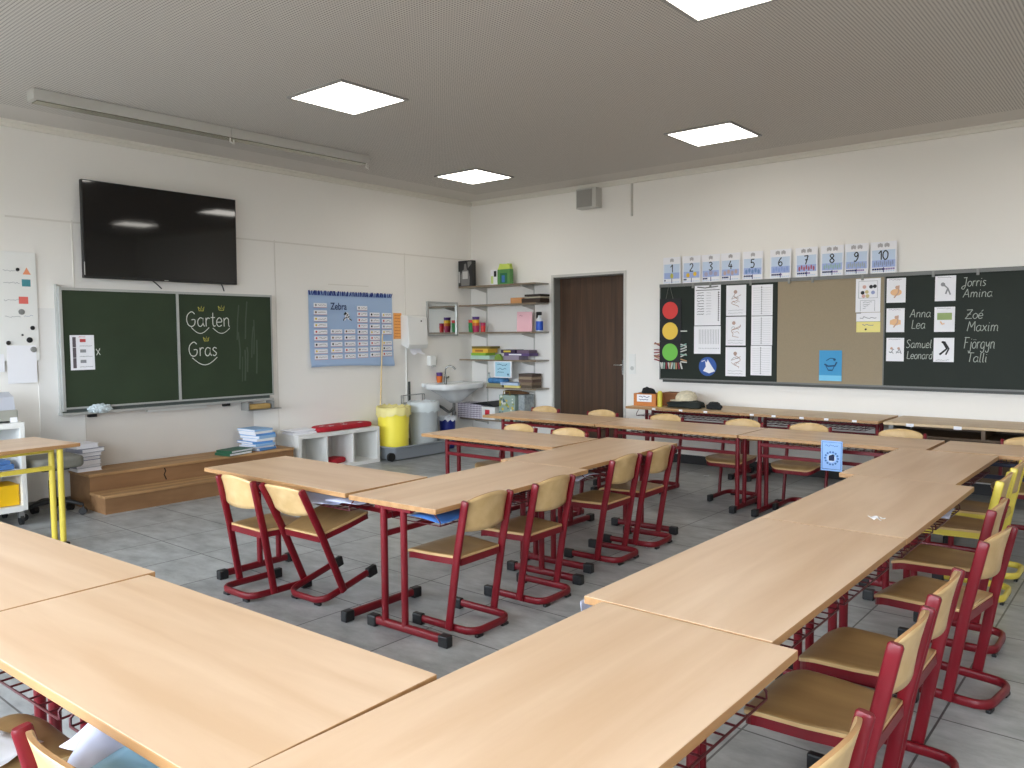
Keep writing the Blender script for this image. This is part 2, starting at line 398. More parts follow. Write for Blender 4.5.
# ------------------------------------------------------------------ school tables
def make_table(name, L, W, h, steel, wire, top, label, cat='table', loc=(0, 0, 0), rot=0, group=None, baskets=True, both=True):
    t = thing(name, label, cat, loc, rot, group)
    hx, hy = L / 2, W / 2
    o = MB().box(-hx, hx, -hy, hy, h - .026, h, bev=.003).build('tabletop', [top, EDGE], t)
    for q in o.data.polygons:
        if abs(q.normal.z) < .5: q.material_index = 1
    c1, c2 = hy - .215, hy - .355
    for sx in (-1, 1):
        x = sx * (hx - .09)
        for c in (c1, c2): MB().tube([(x, c, .04), (x, c, h - .03)], .018, n=12).build('column', steel, t)
        f = MB().tube([(x, c1 + .075, .033), (x, c2 - .255, .033)], .017, .021, n=12, square=.5).build('foot', steel, t)
        for y0, y1 in ((c1 + .055, c1 + .115), (c2 - .295, c2 - .235)):
            MB().box(x - .023, x + .023, y0, y1, 0, .058, bev=.007).build('foot_cap', BLK, f)
        MB().box(x - .015, x + .015, c2 - .06, c1 + .05, h - .05, h - .026, bev=.004).build('top_bracket', steel, t)
    for z in (h - .092, h - .18): MB().box(-hx + .09, hx - .09, c1 - .011, c1 + .011, z - .0135, z + .0135, bev=.003).build('rail', steel, t)
    if baskets:
        for sx in (-1, 1):
            mb = MB(); a, b_ = (.03, hx - .12) if sx > 0 else (-hx + .12, -.03)
            y0, y1, zb, zt = -hy + .035, c1 - .03, h - .098, h - .032
            for y in (y0, (y0 + y1) / 2, y1): mb.tube([(a, y, zb), (b_, y, zb)], .0035, n=6)
            n = 9
            for k in range(n + 1):
                x = a + (b_ - a) * k / n; mb.tube([(x, y0, zb), (x, y1, zb), (x, y1, zt)], .0032, n=5)
            mb.tube([(a, y1, zt), (b_, y1, zt)], .003, n=5)
            for x in (a, b_): mb.tube([(x, y0, zb), (x, y0, zb + .02), (x, y0 + .05, zt), (x, y1, zt)], .0035, n=6)
            mb.build('book_basket', wire, t)
    return t
G_T = 'beech school tables'
H = .667
T0 = make_table('school_table', 1.36, .605, H, RED, DRED, TOP, 'red legged beech table of the middle block with a blue folder in its basket', 'table', (3.288, 2.985, 0), .045, G_T)
def tab(loc, rot, label, sx=1.0):
    t = dup(T0, (loc[0], loc[1], 0), rot, label); t.scale = (sx, 1, 1); return t
tab((4.648, 3.115), .04, 'red legged beech table of the middle block nearest the back rows, two chairs before it')
tab((2.90, 3.985), -PI / 2 + .015, 'red legged beech table with the crooked chair leaning back against it')
tab((4.91, 4.135), PI / 2, 'red legged beech table jutting towards the yellow and grey bins')
tab((6.345, 4.735), PI / 2, 'beech table of the long back row in front of the wall shelves and door')
tab((6.345, 3.365), PI / 2, 'beech table of the long back row, middle one of its three red legged tables')
tab((6.345, 1.995), PI / 2, 'beech table of the long back row with the blue sheet hung from its edge')
tab((1.345, 1.03), 0, 'large beech table at the inner corner closest to the camera')
tab((2.715, 1.102), 0, 'beech table with a white card poking out under its inner corner')
tab((4.08, 1.10), 0, 'beech table with a small torn paper scrap lying on it')
tab((5.405, 1.185), -.010, 'beech table at the end of the side row beside the yellow chairs', .935)
tab((1.01, 2.022), -PI / 2 + .036, 'beech table with crumpled worksheets hanging out of its basket')
tab((.985, 3.39), -PI / 2 + .048, 'beech table of the front row in front of the yellow legged desk')
for nm, dx in (('school_table', -.05), ('school_table.002', .11), ('school_table.009', -.05)):
    for k in kids(bpy.data.objects[nm]):
        if not k.name.startswith('tabletop'): k.location.x += dx
for nm in ('school_table.010', 'school_table.011'): bpy.data.objects[nm].scale.z = .9985
make_table('school_table', 1.36, .605, H, NAVY, NAVY, TOP, 'beech table on dark navy steel legs at the end of the back row', 'table', (6.365, .605, 0), PI / 2, G_T)
W0 = make_table('wall_table', 1.31, .66, .685, RED, DRED, TOPG, 'red legged table against the wall carrying the cardboard box and caps', 'table', (7.88, 4.0, 0), -PI / 2, 'tables along the chalkboard wall')
W1 = dup(W0, (7.88, 2.685, 0), -PI / 2, 'red legged table against the wall under the cork board, tags on its edge')
for k, (par, xs) in enumerate(((W0, (-.30, .02, .30)), (W1, (-.52, -.30, -.03, .2, .45)))):
    for x in xs: MB().box(x - .02, x + .02, -.3335, -.3305, .664, .684).build('name_tag', PAPER, par)
# wooden table with open shelf at the right of the wall row
t = thing('shelf_table', 'wooden table with an open shelf under its top, below the written names', 'table', (7.88, 1.32, 0), -PI / 2, 'tables along the chalkboard wall')
MB().box(-.67, .67, -.335, .335, .66, .685, bev=.004).build('tabletop', TOPG, t)
DKW = wood('dark_shelf_wood', (110, 86, 58), (88, 66, 44), .5, (1, 10, 10))
MB().box(-.58, .62, -.25, .31, .555, .573).build('shelf', DKW, t)
MB().box(-.58, .62, .31, .325, .12, .655).build('back_panel', DKW, t)
for x in (-.62, .62): MB().box(x - .02, x + .02, -.27, .325, .02, .66, bev=.003).build('side_panel', STEEL, t)
MB().box(.08, .11, -.25, .31, .573, .66).build('divider', DKW, t)
for x in (-.45, -.08, .5): MB().box(x - .03, x + .03, -.3385, -.3355, .655, .683).build('name_tag', PAPER, t)

# ------------------------------------------------------------------ chairs
def make_chair(steel, label, loc, rot, group):
    t = thing('school_chair', label, 'chair', loc, rot, group)
    # floor runner: two skids joined by a rounded loop at the back
    w, yf, yb, z = .150, .235, -.135, .034
    path = [(w, yf, z), (w, .1, z), (w, yb + .09, z)]
    path += [(w - .07 + .07 * math.cos(a), yb + .07 + .07 * math.sin(a) * -1, z) for a in [PI / 2 * k / 5 for k in range(1, 6)]]
    path += [(-x, y, z) for x, y, z in reversed(path)]
    r = MB().tube(path, .0115, .019, n=10, square=.4).build('runner', steel, t)
    for sx in (-1, 1):
        MB().box(sx * w - .017, sx * w + .017, yf - .03, yf + .035, 0, .058, bev=.007).build('foot_cap', BLK, r)
        MB().box(sx * .10 - .025, sx * .10 + .025, yb - .004, yb + .016, 0, .016, bev=.004).build('glide', BLK, r)
    # uprights
    lean = -.115
    for sx in (-1, 1):
        x = sx * .175
        MB().tube([(x, .004, .03), (x, -.055, .40), (x, lean + .008, .652), (x, lean + .002, .678), (x, lean + .001, .684)], .0115, .021, n=12, up=(1, 0, 0) if 0 else (0, 1, 0), square=.45, taper=[1, 1, 1, 1, .8]).build('upright', steel, t)
    # seat outline
    out = []
    prof = [(-.152, -.055), (-.165, .02), (-.183, .12), (-.188, .2)]
    R = .075
    left = prof + [(-.188 + R - R * math.cos(a), .315 - R + R * math.sin(a)) for a in [PI / 2 * k / 6 for k in range(0, 7)]]
    left = [p for i, p in enumerate(left)]
    out = left + [(-x, y) for x, y in reversed(left)]
    bm = bmesh.new(); th = .012
    def sz(x, y): return .402 - .010 * max(0, 1 - (x / .17) ** 2) * max(0, 1 - ((y - .06) / .2) ** 2) - .03 * max(0, (y - .23) / .085) ** 2
    # radial grid
    c = (0, .13); rings = [.25, .5, .75, .93, 1.]
    ct = bm.verts.new((c[0], c[1], sz(*c))); prev = None; allr = []
    for k in rings:
        ring = [bm.verts.new((c[0] + (x - c[0]) * k, c[1] + (y - c[1]) * k, sz(c[0] + (x - c[0]) * k, c[1] + (y - c[1]) * k) - (.003 if k == 1. else 0))) for x, y in out]
        n = len(ring)
        if prev is None:
            for i in range(n): bm.faces.new((ct, ring[(i + 1) % n], ring[i]))
        else:
            for i in range(n): bm.faces.new((prev[i], prev[(i + 1) % n], ring[(i + 1) % n], ring[i]))
        prev = ring
    bot = [bm.verts.new((v.co.x, v.co.y, v.co.z - th)) for v in prev]; n = len(bot)
    for i in range(n): bm.faces.new((prev[i], prev[(i + 1) % n], bot[(i + 1) % n], bot[i]))
    bm.faces.new(bot)
    bmesh.ops.recalc_face_normals(bm, faces=bm.faces[:])
    mb = MB(); mb.frombm(bm, 0, True)
    # edge ply is paler
    o = mb.build('seat', [SEATW, PLY], t)
    for p in o.data.polygons:
        if abs(p.normal.z) < .5: p.material_index = 1; p.use_smooth = False
    # seat frame: flat band below the ply
    fo = [(x * .97, y - .004) for x, y in out]
    mb = MB(); N = len(fo)
    zt = [sz(x, y) - .014 for x, y in fo]
    vs = []
    for (x, y), z_ in zip(fo, zt): vs += [(x, y, z_), (x, y, z_ - .034), (x * .88, .13 + (y - .13) * .88, z_ - .034), (x * .88, .13 + (y - .13) * .88, z_)]
    fs = []
    for i in range(N):
        j = (i + 1) % N
        for k in range(4): fs.append((i * 4 + k, j * 4 + k, j * 4 + (k + 1) % 4, i * 4 + (k + 1) % 4))
    mb.add(vs, [f[::-1] for f in fs], 0, False)
    mb.build('seat_frame', steel, t)
    # backrest: curved ply between the uprights
    mb = MB(); nx, nz = 16, 8; wb = .164; vs = []
    def bp(u, v, k):
        x = u * wb; zt = .670 + .038 * (1 - u ** 2) ** .7; zb = .528 - .012 * (1 - u * u); zz = zb + (zt - zb) * v
        y = -.055 - (zz - .40) * .205 - .032 * (1 - u * u) + .016 + .004 * math.sin(v * PI) - k
        return (x, y, zz)
    for k in (0, .011):
        for i in range(nx + 1):
            for j in range(nz + 1): vs.append(bp(-1 + 2 * i / nx, j / nz, k))
    A = (nx + 1) * (nz + 1); ix = lambda i, j, s_: s_ * A + i * (nz + 1) + j; front = []; edge = []
    for i in range(nx):
        for j in range(nz):
            front.append((ix(i, j, 0), ix(i, j + 1, 0), ix(i + 1, j + 1, 0), ix(i + 1, j, 0))); front.append((ix(i, j, 1), ix(i + 1, j, 1), ix(i + 1, j + 1, 1), ix(i, j + 1, 1)))
    for i in range(nx):
        edge.append((ix(i, nz, 0), ix(i, nz, 1), ix(i + 1, nz, 1), ix(i + 1, nz, 0))); edge.append((ix(i, 0, 1), ix(i, 0, 0), ix(i + 1, 0, 0), ix(i + 1, 0, 1)))
    for j in range(nz):
        edge.append((ix(0, j, 0), ix(0, j, 1), ix(0, j + 1, 1), ix(0, j + 1, 0))); edge.append((ix(nx, j, 1), ix(nx, j, 0), ix(nx, j + 1, 0), ix(nx, j + 1, 1)))
    mb.add(vs, front, 0, True); o0 = len(mb.v) - len(vs)
    for f in edge: mb.f.append([i + o0 for i in f]); mb.m.append(1); mb.s.append(False)
    mb.build('backrest', [PLY, EDGE], t)
    return t
G_C = 'school chairs around the table block'
C0 = make_chair(RED, 'red framed wooden chair beside the outer corner of the middle block, foot loop fully seen', (2.955, 2.73, 0), .03, G_C)
def chair(x, y, rot, label, src=None): return dup(src or C0, (x, y, 0), rot, label)
chair(3.515, 2.735, .02, 'red framed wooden chair whose foot loop stands among the crossed table feet')
chair(4.435, 2.84, .03, 'red framed wooden chair, third along the inner edge of the middle block')
chair(4.915, 2.85, .05, 'red framed wooden chair, last along the inner edge of the middle block')
chair(2.56, 4.07, -PI / 2, 'red framed wooden chair standing straight at the table end by the podium')
cb = dup(C0, (2.63, 3.70, 0), (math.radians(14), 0, -PI / 2 + .03), 'red framed wooden chair tipped backwards with its feet off the floor')
cb.location = (2.763, 3.70, .035)
chair(1.57, .60, -.03, 'red framed wooden chair mostly cut off by the bottom edge of the view')
chair(2.355, .645, 0, 'red framed wooden chair with the wide seat in front of the closest table')
chair(2.83, .655, 0, 'red framed wooden chair directly behind the wide seat, its backrest edge-on')
chair(3.64, .63, -.13, 'red framed wooden chair with a full foot loop lying on the dark floor joint')
chair(4.26, .725, 0, 'red framed wooden chair tucked in just before the two yellow chairs')
CY = make_chair(YEL, 'yellow framed wooden chair next to the red ones', (5.08, .815, 0), 0, 'yellow chairs'); CY['group'] = 'yellow chairs'
chair(5.60, .82, 0, 'yellow framed wooden chair further along, closer to the navy legged table', CY)
for y, lb in ((4.37, 'red framed wooden chair behind the jutting table, the one nearer the bins'), (3.84, 'red framed wooden chair behind the jutting table, the one nearer the middle block')):
    chair(5.25, y, PI / 2, lb)
for y, lb in ((5.225, 'chair of the back row with its backrest in front of the wall shelves'), (4.493, 'chair of the back row with its backrest in front of the brown door'),
              (3.765, 'chair of the back row with its backrest below the cardboard box'), (2.985, 'chair of the back row, fourth counted from the shelves, seat seen under the table'),
              (2.395, 'chair of the back row just before the hanging blue sheet'), (1.67, 'chair of the back row at the meeting of side row and back row'),
              (.80, 'chair of the back row behind the navy legged table')):
    chair(6.74, y, PI / 2, lb)
chair(.70, 1.64, -PI / 2, 'red framed wooden chair at the front row, backrest top showing low in the view')
chair(.56, 2.375, -PI / 2, 'wooden chair at the front row with a torn paper on its seat')

# ------------------------------------------------------------------ teacher side: desk, trolley, stool, podium
t = thing('teacher_desk', 'beech desk on yellow tube legs before the podium', 'desk', (1.70, 6.22, 0), .10)
hd = .74
o = MB().box(-.70, .65, -.33, .33, hd - .026, hd, bev=.003).build('tabletop', [TOP, EDGE], t)
for q in o.data.polygons:
    if abs(q.normal.z) < .5: q.material_index = 1
for sx in (-.52, .52):
    for y in (-.18, -.30): MB().tube([(sx, y, .05), (sx, y, hd - .03)], .02, n=12).build('column', YEL, t)
    f = MB().tube([(sx, -.32, .033), (sx, .30, .033)], .017, .021, n=12, square=.5).build('foot', YEL, t)
    for y0 in (-.35, .27): MB().box(sx - .023, sx + .023, y0, y0 + .06, 0, .058, bev=.007).build('foot_cap', BLK, f)
for z in (hd - .045, hd - .17): MB().box(-.52, .52, -.20, -.175, z - .016, z + .016, bev=.003).build('rail', YEL, t)

t = thing('shelf_trolley', 'white open shelf trolley on casters behind the teacher desk', 'trolley', (2.0, 7.15, 0))
mb = MB(); x0, x1, y0, y1 = -.38, .38, -.16, .30
mb.box(x1 - .035, x1, y0, y1, .12, .82, bev=.002); mb.box(x0, x0 + .035, y0, y1, .12, .82, bev=.002)
for z in (.13, .42, .79): mb.box(x0 + .035, x1 - .035, y0, y1, z - .015, z + .03)
mb.box(x0 + .035, x1 - .035, y1 - .012, y1, .15, .80)
mb.build('carcass', WHITE, t)
for sx in (-.3, .34):
    for y in (-.12, .25):
        cs = MB().tube([(sx - .012, y, .04), (sx + .012, y, .04)], .04, n=16).build('caster', BLK, t)
        MB().box(sx - .02, sx + .02, y - .02, y + .02, .06, .12).build('caster_fork', GREYM, cs)
mb = MB(); mb.prism(rrect(-.17, .17, -.13, .13, .02), 0, .16)
o = mb.build('storage_tray', mat('yellow_plastic', (240, 190, 20), .4), None, (2.17, 7.16, .165)); tag(o, 'yellow plastic tray in the lower bay of the white trolley', 'box')
mb = MB(); mb.box(-.18, .18, -.12, .12, 0, .04, bev=.004); mb.box(-.17, .16, -.11, .12, .041, .07, bev=.004)
tag(mb.build('folder_stack', mat('blue_folder', (84, 128, 190), .5), None, (2.12, 7.13, .455)), 'blue folders lying in the upper bay of the white trolley', 'folder')
t = thing('document_projector', 'grey desk device with a tilted clear hood on top of the white trolley', 'device', (2.09, 7.15, .822))
MB().box(-.26, .26, -.13, .13, .012, .10, bev=.012).build('body', mat('device_grey', (160, 160, 150), .5), t)
mb = MB(); pr = [(-.13, .10), (-.10, .20), (.0, .235), (.08, .19), (.12, .10)]
mb.M = Matrix(((0, 0, 1, 0), (1, 0, 0, 0), (0, 1, 0, 0), (0, 0, 0, 1))); mb.prism(pr, -.20, .24)
mb.build('hood', mat('hood_grey', (186, 190, 200), .25), t)
MB().box(.20, .25, -.134, -.130, .0, .04).build('label_tag', PAPER, t)
mb = MB()
for x in (-.22, .22): mb.box(x - .02, x + .02, -.1, .1, 0, .013)
mb.build('foot', BLK, t)

t = thing('office_chair', 'grey padded swivel stool with a black star base beside the podium', 'chair', (2.63, 7.17, 0))
bm = bmesh.new()
MB().prism(rrect(-.20, .20, -.20, .20, .08), .41, .505, bev=.03, seg=4, smooth=True).build('seat', mat('grey_fabric', (128, 128, 120), .85, var=.06, vscale=60), t)
MB().box(-.1, .1, -.1, .1, .39, .41).build('seat_plate', BLK, t)
MB().tube([(0, 0, .09), (0, 0, .3)], .03, n=14).tube([(0, 0, .3), (0, 0, .39)], .016, n=12).build('gas_column', BLK, t)
for k in range(5):
    a = 2 * PI * k / 5 + .62; cx, sy = math.cos(a), math.sin(a)
    lg = MB().tube([(0, 0, .13), (.12 * cx, .12 * sy, .12), (.225 * cx, .225 * sy, .085)], .028, .02, n=10, taper=[1.2, 1, .6]).build('leg', BLK, t)
    MB().tube([(.225 * cx - .022 * sy, .225 * sy + .022 * cx, .03), (.225 * cx + .022 * sy, .225 * sy - .022 * cx, .03)], .03, n=14).tube([(.225 * cx, .225 * sy, .03), (.225 * cx, .225 * sy, .09)], .008, n=8).build('caster', BLK, lg)

t = thing('podium', 'worn two step wooden podium below the chalkboard', 'podium', (2.915, 6.84, 0))
MB().box(0, 2.06, .30, .708, 0, .285).build('upper_step', PODF, t)
MB().box(-.012, 2.06, .288, .708, .285, .31, bev=.004).build('upper_tread', PODT, t)
MB().box(0, 2.03, .012, .288, 0, .135).build('lower_step', PODF, t)
MB().box(-.012, 2.03, 0, .288, .135, .158, bev=.004).build('lower_tread', PODT, t)
mb = MB(); mb.ink([(.66, .28), (.67, .25), (.655, .22), (.675, .17)], .012, .299); mb.build('crack', mat('crack_dark', (40, 26, 16), .9), t)

def stack(x, y, z, n, w, d, tmin, tmax, mats, namef, labf, cat, group, seed, jx=.02, rz=.0, cover=True):
    rr = random.Random(seed)
    for k in range(n):
        th = rr.uniform(tmin, tmax); ww = w * rr.uniform(.86, 1.0); dd = d * rr.uniform(.9, 1.)
        m = mats[k % len(mats)]
        mb = MB()
        mb.box(-ww / 2, ww / 2, -dd / 2, dd / 2, 0, th * .12); mb.box(-ww / 2, ww / 2, -dd / 2, dd / 2, th * .88, th)
        mb.box(-ww / 2, -ww / 2 + .003, -dd / 2, dd / 2, th * .12, th * .88)
        mb.box(-ww / 2 + .004, ww / 2 - .006, -dd / 2 + .005, dd / 2 - .005, th * .12, th * .88, 1)
        o = mb.build(namef, [m, PAPER], None, (x + rr.uniform(-jx, jx), y + rr.uniform(-jx, jx), z), rz + rr.uniform(-.14, .14))
        tag(o, labf(k, n), cat, group); z += th + .0006
    return z
def ordn(k, n): return 'lowest' if k == 0 else ('topmost' if k == n - 1 else ('second', 'third', 'fourth', 'fifth', 'sixth', 'seventh', 'eighth', 'ninth')[k - 1])
BLUEP = mat('blue_cover', (92, 150, 214), .45); BLUED = mat('dark_blue_cover', (46, 70, 130), .45)
stack(2.99, 7.42, .311, 7, .22, .24, .026, .042, [PAPER, mat('grey_cover', (150, 152, 165), .5), PAPER, BLUED], 'exercise_book', lambda k, n: f'white exercise book pile on the podium beside the desk, {ordn(k, n)} from below', 'book', 'book pile at the desk end of the podium', 3, rz=.1)
stack(4.66, 7.33, .311, 9, .30, .24, .02, .03, [BLUEP, PAPER, mat('pale_blue_cover', (150, 188, 226), .5)], 'folder', lambda k, n: f'blue and white folder pile on the podium near the cube shelf, {ordn(k, n)} from below', 'folder', 'blue folder pile on the podium', 5, rz=PI / 2 + .1)
stack(4.34, 7.24, .311, 2, .30, .22, .018, .028, [mat('green_cover', (40, 92, 66), .5)], 'folder', lambda k, n: f'dark green folder lying beside the blue pile, {ordn(k, n)}', 'folder', 'green folders on the podium', 6, rz=.15)

# ------------------------------------------------------------------ white cube shelf with things on it
t = thing('cube_shelf', 'low white shelf with three open cubes standing against the wall', 'shelf', (5.06, 7.17, 0))
mb = MB(); Wd, Dp, Hh = 1.13, .385, .42
mb.box(0, Wd, 0, Dp, 0, .04); mb.box(0, Wd, 0, Dp, Hh - .045, Hh, bev=.002)
mb.box(0, .04, 0, Dp, .04, Hh - .045); mb.box(Wd - .04, Wd, 0, Dp, .04, Hh - .045)
mb.box(.04, Wd - .04, Dp - .01, Dp, .04, Hh - .045)
mb.build('carcass', WHITE, t)
for x in (.375, .74): MB().box(x - .01, x + .01, 0, Dp - .01, .04, Hh - .045).build('divider', WHITE, t)
REDC = mat('red_felt', (176, 22, 40), .8, var=.1, vscale=30)
mb = MB()
out = [(-.43, -.13), (-.40, .02), (-.30, .10), (-.1, .12), (.16, .14), (.30, .12), (.38, .03), (.36, -.1), (.2, -.12), (-.1, -.15), (-.3, -.16)]
mb.prism([(p[0], p[1]) for p in smooth_path([(a, b_, 0) for a, b_ in out + out[:1]], 3)[:-1]], 0, .055, bev=.02, seg=3, smooth=True)
for (x, y, s_, a) in ((-.22, -.09, .06, .3), (-.02, -.08, .055, .1), (.22, -.06, .05, -.2), (-.3, -.03, .05, .6), (.05, .05, .05, .9)):
    st = [(x + s_ * (1 if k % 2 == 0 else .45) * math.cos(a + PI * k / 5), y + .6 * s_ * (1 if k % 2 == 0 else .45) * math.sin(a + PI * k / 5)) for k in range(10)]
    mb.add([(p[0], p[1], .0565) for p in st], [tuple(range(10))], 1)
o = mb.build('felt_bag', [REDC, PAPER], None, (5.77, 7.34, .421)); tag(o, 'red felt bag with white stars lying on the cube shelf', 'bag')
rr = random.Random(4); z = .421
for k in range(4):
    o = MB().box(-.15, .15, -.105, .105, 0, .011, bev=.002).build('paper_pad', PAPER, None, (5.21 + rr.uniform(-.03, .03), 7.35 + rr.uniform(-.02, .02), z), rr.uniform(-.15, .15))
    tag(o, f'white paper pad beside the red felt bag, {ordn(k, 4)} of its pile', 'paper', 'white paper pads on the cube shelf'); z += .0116
mb = MB(); mb.prism(rrect(-.14, .14, -.1, .1, .05), 0, .06, bev=.025, seg=3, smooth=True)
tag(mb.build('felt_pouch', REDC, None, (5.63, 7.33, .041), .3), 'red cloth bundle inside the middle cube of the shelf', 'bag')

# ------------------------------------------------------------------ bins by the wash basin
TUB = mat('clear_grey_tub', (140, 146, 152), .3, spec=.6)
t = thing('storage_tub', 'low grey plastic tub on wheels that carries two waste bins', 'box', (6.76, 7.24, 0))
bm = MB(); a = rrect(-.46, .48, -.20, .22, .05); b_ = rrect(-.49, .51, -.225, .245, .06)
def shell(mb, lo, hi, z0, z1, th=.012, mi=0):
    n = len(lo); ins = lambda o: [(x * (1 - th / .4), y * (1 - th / .2)) for x, y in o]
    li, hi2 = ins(lo), ins(hi)
    v = [(x, y, z0) for x, y in lo] + [(x, y, z1) for x, y in hi] + [(x, y, z1) for x, y in hi2] + [(x, y, z0 + th) for x, y in li]
    f = []
    for r in range(3):
        for i in range(n): f.append((r * n + i, r * n + (i + 1) % n, (r + 1) * n + (i + 1) % n, (r + 1) * n + i))
    f.append(tuple(range(n))[::-1]); f.append(tuple(range(3 * n, 4 * n)))
    mb.add(v, f, mi, False)
shell(bm, a, b_, .012, .165); bm.build('tub_body', TUB, t)
mb = MB(); mb.tube([(x, y, .16) for x, y in rrect(-.50, .52, -.235, .255, .06)], .012, n=8, closed=True); mb.build('rim', mat('tub_rim', (140, 146, 150), .35), t)
for y in (-.19, .2): MB().tube([(-.505, y - .02, .055), (-.505, y + .02, .055)], .05, n=18).build('wheel', BLK, t)
def bin_(name, label, x, y, z, r0, r1, h, col, bagcol, bag=.1, group=None):
    t = thing(name, label, 'bin', (x, y, z), 0, group)
    mb = MB(); mb.lathe([(0, .0), (r0, 0), (r0 + (r1 - r0) * .97, h * .97), (r1 + .008, h * .97), (r1 + .008, h), (r1 - .008, h), (r0 - .01, .012), (0, .012)], n=36)
    mb.build('bin_body', col, t)
    rr = random.Random(int(x * 100)); n = 40; mb = MB(); v = []; rows = [(r1 - .02, h - .05), (r1 - .008, h + .02), (r1 + .016, h + .012), (r1 + .014, h - bag * .5), (r1 + .018, h - bag)]
    off = [rr.uniform(-1, 1) for _ in range(n)]
    for i, (r, zz) in enumerate(rows):
        for j in range(n):
            w = .5 * off[j] + .5 * off[(j + 3) % n]; rad = r + (.006 * w if i > 0 else 0)
            if i == 3: rad = max(rad, r1 + .008)
            v.append((rad * math.cos(2 * PI * j / n), rad * math.sin(2 * PI * j / n), zz + (.025 * w if i in (1, 4) else 0)))
    f = [(i * n + j, i * n + (j + 1) % n, (i + 1) * n + (j + 1) % n, (i + 1) * n + j) for i in range(len(rows) - 1) for j in range(n)]
    mb.add(v, f, 0, True); mb.build('bin_liner', bagcol, t)
    return t
bin_('waste_bin', 'yellow round waste bin with a pale yellow liner in the grey tub', 6.50, 7.27, .026, .172, .195, .58, mat('yellow_bin', (255, 238, 84), .4), mat('yellow_liner', (236, 224, 150), .5), .085)
bin_('waste_bin', 'grey round waste bin with a clear liner in the grey tub', 7.0, 7.27, .026, .165, .188, .61, mat('grey_bin', (184, 190, 192), .4), mat('clear_liner', (206, 214, 216), .35), .11)
t = bin_('waste_bin', 'small dark blue waste bin filled with crumpled paper under the basin', 7.50, 7.34, 0, .09, .108, .40, mat('blue_bin', (30, 44, 130), .4), mat('white_liner', (226, 230, 236), .5), .03)
mb = MB(); rr = random.Random(2)
for k in range(7):
    bm = bmesh.new(); bmesh.ops.create_icosphere(bm, subdivisions=2, radius=.05)
    for v in bm.verts: v.co *= rr.uniform(.75, 1.1); v.co += Vector((.055 * math.cos(k), .055 * math.sin(k), 0)) if False else Vector((0, 0, 0))
    for v in bm.verts: v.co += Vector((.05 * math.cos(k * .9), .05 * math.sin(k * .9), .35 + .01 * (k % 3)))
    mb.frombm(bm)
mb.build('paper_waste', PAPER, t)['kind'] = 'stuff'
t = thing('wire_rack', 'wire drying rack with white boxes behind the grey bin', 'rack', (7.06, 7.535, 0))
mb = MB()
for x in (-.17, .20):
    for y in (-.02, .02): mb.tube([(x, y, 0), (x, y, .72)], .006, n=6)
for z in (.12, .40, .62, .72):
    for y in (-.02, .02): mb.tube([(-.17, y, z), (.20, y, z)], .005, n=6)
    for x in (-.17, .2): mb.tube([(x, -.02, z), (x, .02, z)], .005, n=6)
mb.build('rack_frame', CHROME, t)
for k, x in enumerate((-.09, .02, .13)):
    MB().prism(rrect(-.035, .035, -.015, .015, .010), .0, .19, bev=.004).build('bottle', mat('cloudy_plastic', (214, 216, 216), .4), t).location = (x, 0, .41 + .0)
MB().box(-.02, .015, -.01, .0, .60, .89, bev=.003).build('scraper', mat('dark_grey_plastic', (70, 74, 72), .5), t).location = (-.05, 0, 0)

# ------------------------------------------------------------------ wash basin corner
CER = mat('ceramic', (232, 234, 234), .12, coat=.4)
t = thing('wash_basin', 'white ceramic wash basin on the wall with a chrome tap', 'sink', (7.66, YA, .822))
n = 36; mb = MB(); v = []
def ell(rx, ry, yc, z):
    o = []
    for k in range(n):
        q = 2 * PI * k / n; x = rx * math.copysign(abs(math.cos(q)) ** .5, math.cos(q)); y = yc + ry * math.copysign(abs(math.sin(q)) ** .5, math.sin(q))
        o.append((x, min(y, 0), z))
    return o
rows = [ell(.05, .05, -.22, -.24), ell(.12, .10, -.22, -.19), ell(.25, .16, -.22, -.11), ell(.34, .20, -.22, -.06), ell(.385, .232, -.225, -.052), ell(.40, .24, -.225, -.04), ell(.405, .243, -.225, .018), ell(.39, .23, -.225, .026), ell(.31, .15, -.265, -.01), ell(.26, .12, -.265, -.09), ell(.03, .03, -.265, -.12)]
v = [p for r in rows for p in r]
f = [(i * n + j, i * n + (j + 1) % n, (i + 1) * n + (j + 1) % n, (i + 1) * n + j) for i in range(len(rows) - 1) for j in range(n)]
f.append(tuple(range(n))[::-1]); f.append(tuple((len(rows) - 1) * n + k for k in range(n)))
mb.add(v, f, 0, True); mb.box(-.40, .40, -.05, 0, -.02, .03, bev=.008); mb.build('basin', CER, t)
mb = MB(); mb.M = Matrix.Translation((-.13, 0, 0)); mb.tube([(.10, -.075, .0), (.10, -.075, .11)], .019, n=12)
mb.tube(smooth_path([(.10, -.075, .11), (.10, -.078, .19), (.115, -.10, .235), (.15, -.15, .24), (.18, -.19, .20)], 5), .011, n=10); mb.tube([(.10, -.075, .075), (.165, -.075, .10)], .012, n=8)
mb.build('tap', mat('tap_chrome', (150, 150, 146), .22, .95), t)
mb = MB(); mb.tube([(.0, -.2, -.24), (.0, -.2, -.36)], .02, n=12); mb.tube(smooth_path([(.0, -.2, -.30), (-.07, -.18, -.36), (-.12, -.1, -.30), (-.12, -.03, -.28)], 5), .018, n=10); mb.tube([(0, -.2, -.36), (0, -.2, -.42)], .03, n=12)
mb.build('siphon', mat('dull_chrome', (120, 120, 118), .3, .9), t)
def cups(x, y, z, cols, name='cup', r=.034, label='', h=.045):
    for k, c in enumerate(cols):
        mb = MB(); mb.lathe([(0, 0), (r * .82, 0), (r, .085), (r + .002, .086), (r - .003, .085), (r * .78, .006), (0, .006)], n=20)
        tag(mb.build(name, c, None, (x, y, z + k * h)), label % ordn(k, len(cols)), 'cup', 'nested coloured plastic cups')
